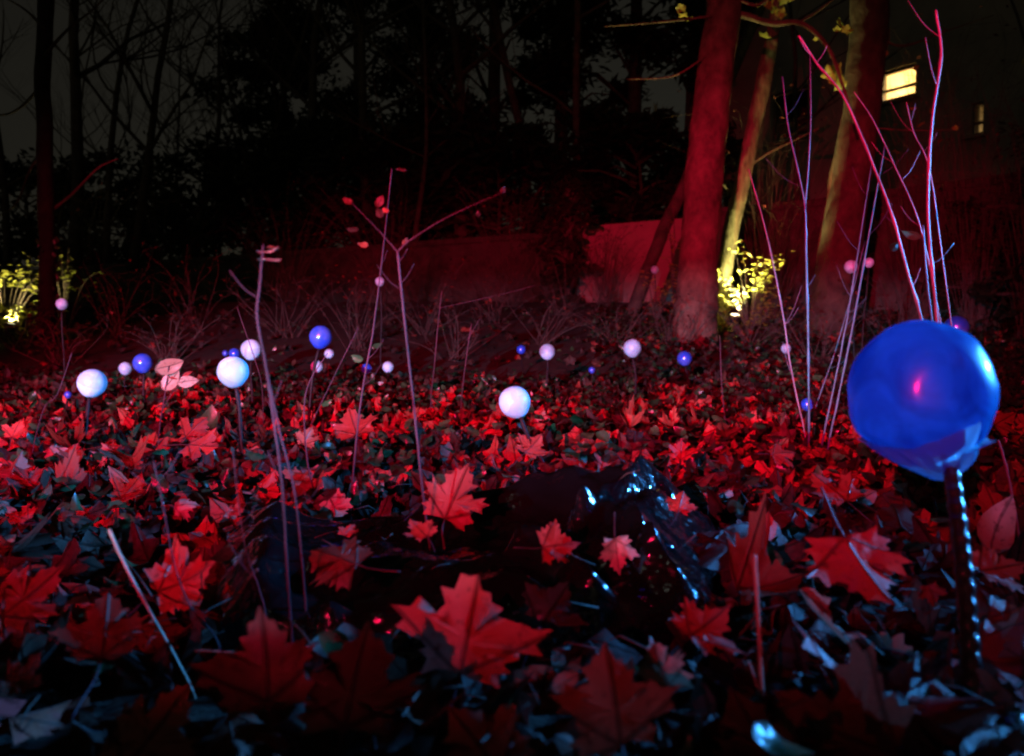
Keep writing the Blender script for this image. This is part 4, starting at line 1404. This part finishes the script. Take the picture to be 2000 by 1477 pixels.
t2 = empty('leaning_tree', foot_at(1408, 8.6))
trunk_path([(1400, 640), (1412, 560), (1428, 455), (1452, 340), (1476, 230), (1500, 110), (1522, 0)], 8.6, 8.8, [38, 32, 32, 32, 30, 30, 28, 24, 18], 'bark_rough', t2, n=12)
branch(t2, [(1455, 330), (1500, 300), (1560, 270), (1600, 250)], 8.7, 4, 1.5)
branch(t2, [(1440, 390), (1400, 350), (1350, 330)], 8.7, 3, 1.5)
tag(t2, 'slim yellow-lit trunk leaning away behind the thick maple trunk', 'tree')

t3 = empty('maple_tree', foot_at(1622, 7.9))
trunk_path([(1612, 700), (1625, 600), (1642, 480), (1664, 340), (1686, 180), (1696, 60), (1700, -120)], 7.9, 8.0, [118, 90, 80, 74, 70, 70, 70, 64, 52], 'bark_shaded', t3)
branch(t3, [(1690, 150), (1720, 110), (1735, 70), (1728, 0)], 8.0, 10, 5)
branch(t3, [(1700, 60), (1760, 90), (1850, 60), (1940, 30)], 7.95, 5, 2)
branch(t3, [(1700, 250), (1780, 255), (1870, 254)], 7.9, 3, 1.2)
for px, py, s in ((1732, 108, 20), (1788, 214, 20), (1800, 244, 24), (1866, 254, 16), (1820, 222, 18), (1790, 136, 14), (1996, 122, 18)):
    tree_leaf(t3, px, py, s, 7.9)
tag(t3, 'dark red trunk standing before the lit house window', 'tree')

t4 = empty('leaning_tree', foot_at(1598, 8.5))
trunk_path([(1592, 620), (1604, 530), (1618, 440), (1634, 330), (1652, 240), (1660, 150)], 8.5, 8.4, [30, 24, 24, 22, 18, 14, 8], 'bark_rough', t4, n=10, extend=0.5)
tag(t4, 'thin pale yellow stem growing against the dark red trunk', 'tree')

t5 = empty('sapling', foot_at(1232, 9.8))
trunk_path([(1225, 640), (1240, 600), (1265, 530), (1292, 460), (1320, 400), (1350, 330)], 9.8, 10.2, [30, 27, 26, 25, 24, 20], 'bark_dark', t5, n=10, extend=4)
tag(t5, 'dark slanting sapling trunk in front of the red plastered wall', 'tree')

t6 = empty('ivy_tree', foot_at(86, 7.2))
trunk_path([(82, 745), (90, 640), (94, 500), (90, 350), (84, 180), (88, 0), (92, -150)], 7.2, 7.4, [60, 33, 30, 30, 28, 28, 26, 22], 'bark_unlit', t6, n=12)
for seedi, pl in enumerate(([(88, 160), (40, 210), (0, 225), (-60, 215)], [(88, 300), (60, 330), (30, 400), (-20, 430)], [(86, 110), (130, 60), (180, 20), (230, -30)], [(90, 60), (50, 20), (0, -10)], [(90, 420), (140, 380), (190, 330), (230, 310)])):
    branch(t6, pl, 7.3, 7, 2, 'bark_dark')
rg = random.Random(2)
for k in range(46):
    y = rg.uniform(470, 700)
    side = rg.choice((-1, 1, 1))
    tree_leaf(t6, int(93 + side * rg.uniform(13, 22)), int(y), rg.uniform(8, 14), 7.2 + rg.uniform(-0.1, 0.15), 'leaf_green', False)
tag(t6, 'dark straight trunk dotted with ivy leaves beside the yellow-lit shrub', 'tree')

def grow(mb, p, d, length, r, level, rg, spread=0.6, up=0.15):
    n = 5 if level > 1 else 4
    pts, rad = [p], [r]
    q = p.copy(); v = d.normalized()
    for i in range(n):
        v = (v + Vector((rg.gauss(0, 0.13), rg.gauss(0, 0.13), rg.gauss(0, 0.10) + up * 0.2))).normalized()
        q = q + v * length / n
        pts.append(q.copy()); rad.append(r * (1 - 0.6 * (i + 1) / n))
    mb.tube(pts, rad, 5 if level > 1 else 3, cap=False)
    if level <= 0:
        return
    kids = rg.randint(3, 5)
    for k in range(kids):
        i = rg.randint(1, n)
        a = rg.uniform(0, 6.28)
        side = Vector((math.cos(a), math.sin(a), 0.3)).normalized()
        nv = (v * (1 - spread) + side * spread + Vector((0, 0, up))).normalized()
        grow(mb, pts[i], nv, length * rg.uniform(0.5, 0.75), rad[i] * 0.62, level - 1, rg, spread, up)

def bare_tree(px, d, height, r, label, seed, base_y=None, levels=3, lean=0.0, mat='bark_dark', name='bare_tree', stems=1, group='bare trees at the back'):
    rg = random.Random(seed)
    x = (px - 1000) / FPX * d
    z = 2.1 if d > 13 else ground_z(x, d)
    root = empty(name, (x, d, z))
    tb, cb = MB(), MB()
    for s in range(stems):
        dirv = Vector((lean + rg.uniform(-0.25, 0.25) * (stems > 1), rg.uniform(-0.1, 0.1), 1)).normalized()
        pts, rad = [], []
        q = Vector((x + rg.uniform(-0.2, 0.2) * (stems > 1), d, z - 0.1)); v = dirv
        n = 12
        for i in range(n + 1):
            pts.append(q.copy()); rad.append(r * (1 - 0.8 * i / n) * (1.25 if i == 0 else 1))
            v = (v + Vector((rg.gauss(0, 0.05), rg.gauss(0, 0.05), 0.02))).normalized()
            q = q + v * height / n
        tb.tube(pts, rad, 8)
        for k in range(rg.randint(8, 12) if stems == 1 else 4):
            i = rg.randint(3, n)
            a = rg.uniform(0, 6.28)
            side = Vector((math.cos(a), 0.6 * math.sin(a), rg.uniform(0.25, 0.9))).normalized()
            grow(cb, pts[i], side, height * rg.uniform(0.2, 0.38), rad[i] * 0.55, levels - 1, rg)
    child(tb, 'trunk', M[mat], root)
    child(cb, 'crown', M[mat], root)
    tag(root, label, 'tree', group)
    return root

bare_tree(150, 19, 13, 0.16, 'reddish bare tree leaning right behind the ivy trunk', 21, lean=0.10)
bare_tree(215, 22, 12, 0.11, 'slender upright bare tree next to the reddish leaning one', 22)
bare_tree(262, 20, 12, 0.12, 'bare tree with sweeping boughs against the night sky', 23, lean=0.08)
bare_tree(20, 24, 11, 0.12, 'bare tree at the far end of the long garden wall', 24, lean=-0.05)
bare_tree(360, 24, 9, 0.13, 'twiggy bare tree spreading low against the night sky', 25, lean=0.2)
bare_tree(470, 25, 10, 0.14, 'bare tree leaning hard over the long garden wall', 26, lean=0.28)
bare_tree(610, 21, 13, 0.16, 'tall bare tree beside the dark evergreen crowns', 27)
bare_tree(720, 19, 13, 0.13, 'straight bare trunk standing among evergreens', 28)
bare_tree(900, 17.5, 12, 0.14, 'forked bare tree behind the middle of the garden wall', 29, lean=0.03)
bare_tree(1030, 18.5, 12, 0.12, 'thin bare tree close to the shadowed wall corner', 30)
bare_tree(1130, 16.5, 11, 0.10, 'bare sapling just behind the plastered wall panel', 31, lean=-0.04)
bare_tree(95, 26, 9, 0.07, 'fine-twigged bare tree between the ivy trunk and the leaning one', 71, levels=4, lean=0.12)
bare_tree(330, 27, 10, 0.07, 'fine-twigged bare tree behind the sweeping boughs', 72, levels=4, lean=0.15)
bare_tree(530, 23, 10, 0.07, 'fine-twigged bare tree next to the ragged evergreen', 73, levels=4, lean=-0.12)
bare_tree(810, 16.5, 8, 0.06, 'fine-twigged bare sapling behind the long wall', 74, levels=4, lean=0.06)
bare_tree(1960, 11.5, 8, 0.07, 'slim bare tree in front of the house wall', 32, lean=0.08)
bare_tree(1560, 13.2, 7, 0.05, 'wispy bare sapling in front of the house', 33, lean=-0.1)

def evergreen(px, d, h, w, label, seed, name='evergreen_tree', n=9000, leaf=0.15, z=2.0, group='dark evergreen crowns', base=0.12, cat='tree'):
    rg = random.Random(seed)
    x = (px - 1000) / FPX * d
    root = empty(name, (x, d, z))
    tb = MB()
    tb.tube([(x, d, z - 0.1), (x + 0.1, d, z + h * 0.5), (x, d, z + h * 0.92)], [0.14 * h / 8, 0.1 * h / 8, 0.02], 8)
    clumps = []
    for k in range(34):
        t = rg.random() ** 0.8
        a = rg.uniform(0, 6.28)
        rr = w * (0.35 + 0.65 * math.sin(math.pi * min(1, 0.15 + 0.8 * t))) * math.sqrt(rg.random())
        c = Vector((x + math.cos(a) * rr, d + math.sin(a) * rr * 0.8, z + h * (base + (1 - base) * t)))
        clumps.append((c, rg.uniform(0.25, 0.6) * w * 0.55))
        tb.tube([(x, d, z + h * (base + (1 - base) * t) * 0.85), tuple((Vector((x, d, c.z)) + c) / 2), tuple(c)], [0.04, 0.03, 0.01], 4, cap=False)
    child(tb, 'trunk', M['bark_dark'], root)
    vs, fs, tone = [], [], []
    for k in range(n):
        c, r = clumps[rg.randrange(len(clumps))]
        p = c + Vector((rg.gauss(0, 1), rg.gauss(0, 1), rg.gauss(0, 0.7))) * r * 0.5
        a = Vector((rg.gauss(0, 1), rg.gauss(0, 1), rg.gauss(0, 0.6))).normalized()
        b = a.orthogonal().normalized()
        s = leaf * rg.uniform(0.6, 1.4)
        i = len(vs)
        vs += [tuple(p - a * s), tuple(p + b * s * 0.4), tuple(p + a * s), tuple(p - b * s * 0.4)]
        fs += [(i, i + 1, i + 2), (i, i + 2, i + 3)]
        tone += [rg.random()] * 4
    mb = MB(); mb.v, mb.f = vs, fs
    o = child(mb, 'crown', M['evergreen'], root, smooth=False)
    at = o.data.attributes.new('tone', 'FLOAT', 'POINT')
    at.data.foreach_set('value', tone)
    tag(root, label, cat, group)

evergreen(560, 30, 11, 2.6, 'ragged dark evergreen crown against the night sky', 41)
evergreen(700, 26, 13, 2.8, 'tall black evergreen behind the straight bare trunk', 42)
evergreen(830, 24, 13, 2.6, 'dark evergreen filling the gap behind the forked bare tree', 43)
evergreen(960, 23, 13, 2.6, 'dense evergreen left of the shadowed wall corner', 44)
evergreen(1090, 21, 12, 2.4, 'broad evergreen above the plastered wall panel', 45)
evergreen(1230, 20, 12, 2.4, 'evergreen behind the branch with yellow maple leaves', 46)
evergreen(1340, 19, 11, 2.0, 'evergreen hidden mostly by the thick maple trunk', 47)
evergreen(60, 30, 4.5, 3.2, 'low dark thicket behind the ivy trunk', 48, 'evergreen_shrub', 4200, group='dark thickets behind the wall', base=0.02, cat='shrub')
evergreen(250, 28, 4.2, 3.2, 'low dark thicket under the sweeping boughs', 49, 'evergreen_shrub', 4200, group='dark thickets behind the wall', base=0.02, cat='shrub')
evergreen(430, 25, 4.0, 3.0, 'low dark thicket under the hard-leaning tree', 50, 'evergreen_shrub', 4200, group='dark thickets behind the wall', base=0.02, cat='shrub')
evergreen(620, 21, 3.2, 2.6, 'low dark thicket at the foot of the tall bare tree', 51, 'evergreen_shrub', 4200, group='dark thickets behind the wall', base=0.02, cat='shrub')
evergreen(800, 19, 3.0, 2.4, 'low dark thicket over the middle of the wall', 52, 'evergreen_shrub', 4200, group='dark thickets behind the wall', base=0.02, cat='shrub')
evergreen(970, 17.5, 2.8, 2.2, 'low dark thicket near the shadowed wall corner', 53, 'evergreen_shrub', 4200, group='dark thickets behind the wall', base=0.02, cat='shrub')
evergreen(1240, 16.0, 2.6, 1.6, 'low dark thicket above the red plastered panel', 54, 'evergreen_shrub', 3600, group='dark thickets behind the wall', base=0.02, cat='shrub')
evergreen(1960, 9.0, 1.2, 0.9, 'dark bush below the house behind the big wrapped globe', 55, 'evergreen_shrub', 3600, leaf=0.05, z=0.45, group='dark thickets in front of the wall', base=0.02, cat='shrub')
evergreen(2060, 8.0, 2.0, 1.0, 'dark bush rising beside the garden wall', 56, 'evergreen_shrub', 3600, leaf=0.05, z=0.4, group='dark thickets in front of the wall', base=0.02, cat='shrub')
evergreen(1105, 12.4, 1.9, 0.55, 'dark narrow bush shading the left edge of the plastered panel', 57, 'evergreen_shrub', 3000, leaf=0.06, z=0.8, group='dark thickets in front of the wall', base=0.02, cat='shrub')

# bare undergrowth on the slope
def bramble(px, d, h, w, label, seed, n=26, mat='twig', leaves=0, leafmat='litter', group='bare shrubs on the slope', name='bare_shrub'):
    rg = random.Random(seed)
    x = (px - 1000) / FPX * d
    z = ground_z(x, d)
    root = empty(name, (x, d, z))
    mb = MB()
    tips = []
    for k in range(n):
        a = rg.uniform(0, 6.28); reach = rg.uniform(0.15, 1.0) * w
        hh = h * rg.uniform(0.4, 1.0)
        b0 = Vector((x + rg.uniform(-0.12, 0.12) * w, d + rg.uniform(-0.12, 0.12) * w, z - 0.03))
        e = b0 + Vector((math.cos(a) * reach, math.sin(a) * reach * 0.7, hh))
        mid = b0.lerp(e, 0.55) + Vector((rg.gauss(0, 0.05), rg.gauss(0, 0.05), 0.16 * hh))
        pts = spline([b0, mid, e], 5)
        m = len(pts)
        r0 = rg.uniform(0.002, 0.0045)
        mb.tube(pts, [r0 * (1 - 0.7 * i / m) for i in range(m)], 4, cap=False)
        for j in range(rg.randint(2, 4)):
            i = rg.randint(3, m - 1)
            q = pts[i]; v = Vector((rg.gauss(0, 1), rg.gauss(0, 1), rg.uniform(0, 1))).normalized()
            l = rg.uniform(0.1, 0.3) * h
            mb.tube([q, q + v * l * 0.5 + Vector((0, 0, 0.02)), q + v * l], [r0 * 0.5, r0 * 0.4, r0 * 0.2], 3, cap=False)
            tips.append(q + v * l)
        tips.append(e)
    child(mb, 'twigs', M[mat], root)
    if leaves:
        vs, fs, tone = [], [], []
        for k in range(leaves):
            p = rg.choice(tips) + Vector((rg.gauss(0, 0.03), rg.gauss(0, 0.03), rg.gauss(0, 0.02)))
            a = Vector((rg.gauss(0, 1), rg.gauss(0, 1), rg.gauss(0, 0.35))).normalized()
            b = a.cross(Vector((rg.gauss(0, 0.3), rg.gauss(0, 0.3), 1))).normalized()
            s = rg.uniform(0.014, 0.03)
            i = len(vs)
            vs += [tuple(p - a * s), tuple(p + b * s * 0.55 + Vector((0, 0, 0.004))), tuple(p + a * s), tuple(p - b * s * 0.55 + Vector((0, 0, 0.004)))]
            fs += [(i, i + 1, i + 2), (i, i + 2, i + 3)]
            tone += [rg.random()] * 4
        m2 = MB(); m2.v, m2.f = vs, fs
        o = child(m2, 'foliage', M[leafmat], root, smooth=False)
        at = o.data.attributes.new('tone', 'FLOAT', 'POINT'); at.data.foreach_set('value', tone)
    tag(root, label, 'shrub', group)
    return root

for i, (px, d, h, w, lb) in enumerate((
    (40, 5.4, 0.5, 0.6, 'bare twiggy shrub before the ivy trunk'), (230, 6.2, 0.8, 0.7, 'bare twiggy shrub behind the pale cyan globe'),
    (380, 7.0, 0.9, 0.8, 'bare twiggy shrub behind the three lilac leaves'), (560, 6.0, 0.8, 0.7, 'bare twiggy shrub behind the violet-blue globe'),
    (700, 5.2, 0.75, 0.6, 'bare twiggy shrub around the dazzling white globe'), (830, 6.4, 0.8, 0.7, 'bare twiggy shrub behind the forked cane'),
    (960, 7.4, 0.9, 0.8, 'bare twiggy shrub behind the small blue globe on the slope'), (1100, 8.4, 1.0, 0.8, 'bare twiggy shrub in front of the shadowed wall corner'),
    (1200, 6.6, 0.5, 0.7, 'bare twiggy shrub between the two white slope globes'), (1320, 6.4, 0.45, 0.7, 'bare twiggy shrub at the foot of the thick maple trunk'),
    (1470, 6.4, 0.5, 0.7, 'bare twiggy shrub between the two red trunks'), (1600, 5.6, 0.5, 0.6, 'bare twiggy shrub behind the leaning cane bundle'),
    (1750, 6.2, 0.8, 0.7, 'bare twiggy shrub right of the dark red trunk'), (330, 4.6, 0.45, 0.5, 'bare twiggy shrub near the shiny blue globe'),
    (120, 4.4, 0.4, 0.5, 'bare twiggy shrub near the front white globe'), (880, 4.6, 0.5, 0.5, 'bare twiggy shrub near the short red cane'),
    (1060, 5.6, 0.5, 0.6, 'bare twiggy shrub near the creased white globe'))):
    bramble(px, d + (1.6 if px < 1150 else 0.6), h, w, lb, 100 + i, n=18, leaves=60)

for i, (px, d, h, w, lb) in enumerate((
    (1500, 9.2, 2.6, 0.9, 'tall wispy shrub between the two red trunks'), (1780, 8.8, 3.4, 1.0, 'tall wispy shrub under the lit window'), (1900, 8.2, 3.0, 0.9, 'tall wispy shrub before the narrow window'),
    (2010, 7.6, 2.6, 0.8, 'tall wispy shrub at the end of the garden wall'), (1000, 11.5, 1.9, 1.2, 'tall wispy shrub before the shadowed wall corner'), (760, 12.5, 1.9, 1.4, 'tall wispy shrub before the middle of the long wall'),
    (560, 13.5, 2.1, 1.5, 'tall wispy shrub before the long wall behind the purple canes'), (330, 13.0, 2.0, 1.5, 'tall wispy shrub before the far long wall'), (170, 11.0, 1.7, 1.1, 'tall wispy shrub beyond the ivy trunk'),
    (1180, 11.6, 1.3, 0.7, 'wispy shrub at the foot of the plastered panel'))):
    bramble(px, d, h, w, lb, 300 + i, n=60, leaves=160, group='tall wispy shrubs before the wall')

def lit_shrub(px, d, h, w, label, seed, n=300, layers=6, size=0.03, mat='leaf_yellow', z=None):
    """shrub with leaves held in flat tiers"""
    rg = random.Random(seed)
    x = (px - 1000) / FPX * d
    zz = ground_z(x, d) if z is None else z
    root = empty('leafy_shrub', (x, d, zz))
    mb = MB()
    vs, fs, tone = [], [], []
    for k in range(layers * 3):
        t = (k % layers + rg.random() * 0.5) / layers
        a = rg.uniform(0, 6.28)
        b0 = Vector((x, d, zz - 0.03)); e = b0 + Vector((math.cos(a) * w * rg.uniform(0.5, 1), math.sin(a) * w * 0.6, h * (0.25 + 0.75 * t)))
        mid = b0.lerp(e, 0.5) + Vector((0, 0, 0.18 * h))
        pts = spline([b0, mid, e], 6)
        mb.tube(pts, [0.006 * (1 - 0.8 * i / len(pts)) for i in range(len(pts))], 5, cap=False)
        for j in range(n // (layers * 3)):
            q = pts[rg.randint(6, len(pts) - 1)] + Vector((rg.gauss(0, 0.10) * w, rg.gauss(0, 0.10) * w, rg.gauss(0, 0.02)))
            aa = Vector((rg.gauss(0, 1), rg.gauss(0, 1), rg.gauss(0, 0.25))).normalized()
            bb = aa.cross(Vector((rg.gauss(0, 0.25), rg.gauss(0, 0.25), 1))).normalized()
            s = size * rg.uniform(0.6, 1.3)
            i = len(vs)
            vs += [tuple(q - aa * s), tuple(q + bb * s * 0.55 + Vector((0, 0, s * 0.2))), tuple(q + aa * s), tuple(q - bb * s * 0.55 + Vector((0, 0, s * 0.2)))]
            fs += [(i, i + 1, i + 2), (i, i + 2, i + 3)]
    child(mb, 'twigs', M['twig'], root)
    m2 = MB(); m2.v, m2.f = vs, fs
    child(m2, 'foliage', M[mat], root, smooth=False)
    tag(root, label, 'shrub', 'shrubs lit by the ground lamps')
    return root

lit_shrub(1462, 8.3, 0.95, 0.42, 'tiered shrub dazzlingly lit between the two red trunks', 61, n=260, layers=7, size=0.034)
lit_shrub(1455, 8.0, 0.42, 0.5, 'low arching plant glowing beside the ground lamp', 62, n=160, layers=3, size=0.03)
lit_shrub(1280, 9.0, 0.75, 0.30, 'sprig of yellow-green leaves by the slanting sapling', 63, n=90, layers=4, size=0.032)
lit_shrub(1318, 9.4, 1.45, 0.14, 'upright sprig with bright leaves beside the thick maple trunk', 64, n=70, layers=6, size=0.036)
lit_shrub(12, 7.9, 0.9, 0.5, 'yellow-green shrub glowing behind the ivy trunk', 65, n=240, layers=7, size=0.04)
lit_shrub(130, 8.2, 0.95, 0.45, 'sparse lit shrub between the ivy trunk and the wall', 66, n=120, layers=6, size=0.034)
lit_shrub(48, 7.7, 0.4, 0.4, 'low pale plant glowing at the foot of the ivy trunk', 67, n=150, layers=3, size=0.045)

# small ground lamps
def uplight(px, d, label, target, energy, color, cone, z_up=0.0, lx=0.0):
    p = foot_at(px, d)
    root = empty('garden_uplight', p)
    p = p + Vector((0, 0, 0.12 + z_up))
    tv = (Vector(target) - p).normalized()
    q = Vector((0, 0, 1)).rotation_difference(tv).to_matrix().to_4x4()
    T = Matrix.Translation(p) @ q
    mb = MB(); prof = [(0.025, -0.07), (0.045, -0.06), (0.05, 0.0), (0.055, 0.03)]
    mb.tube([T @ Vector((0, 0, z)) for r, z in prof], [r for r, z in prof], 16)
    child(mb, 'housing', M['fixture'], root)
    lb = MB(); lb.tube([T @ Vector((0, 0, 0.031)), T @ Vector((0, 0, 0.036))], [0.045, 0.043], 16)
    child(lb, 'lens', M['uplight_lens'], root)
    sb = MB(); sb.tube([p - Vector((0, 0, 0.05)), p - Vector((0, 0, 0.17 + z_up))], [0.012, 0.006], 6)
    child(sb, 'spike', M['fixture'], root)
    lamp('uplight_beam', 'SPOT', T @ Vector((0, 0, 0.06)), T @ Vector((0, 0, 1.0)), energy, color, 0.03, cone, 0.7)
    tag(root, label, 'lamp', 'garden uplights')

uplight(1434, 8.40, 'small garden uplight beside the slim yellow-lit trunk', (2.34, 7.95, 2.4), 680, (0.92, 0.90, 0.30), 100)
uplight(22, 7.55, 'small garden uplight hidden in the yellow-green shrub', (-4.75, 8.2, 2.2), 220, (0.97, 0.88, 0.36), 110)

# fine debris among the leaves
def debris():
    rg = random.Random(9)
    mb = MB()
    for k in range(420):
        d = 0.7 + 4.2 * rg.random() ** 1.5
        x = rg.uniform(-0.75, 0.75) * d
        if plastic_z(x, d) is not None and rg.random() < 0.85:
            continue
        z = top_z(x, d) + rg.uniform(0.0, 0.02)
        a = rg.uniform(0, 6.28); l = rg.uniform(0.015, 0.09)
        v = Vector((math.cos(a), math.sin(a), rg.gauss(0.12, 0.3))) * l
        p = Vector((x, d, z))
        r = rg.uniform(0.0006, 0.0018)
        mb.tube([p, p + v * 0.5 + Vector((rg.gauss(0, 0.008), rg.gauss(0, 0.008), rg.gauss(0.006, 0.006))), p + v], [r, r * 0.9, r * 0.5], 4)
    o = mb.build('twig_debris', M['twig'])
    o['kind'] = 'stuff'
    tag(o, 'short broken twigs and leaf stalks strewn over the litter', 'twigs')
debris()
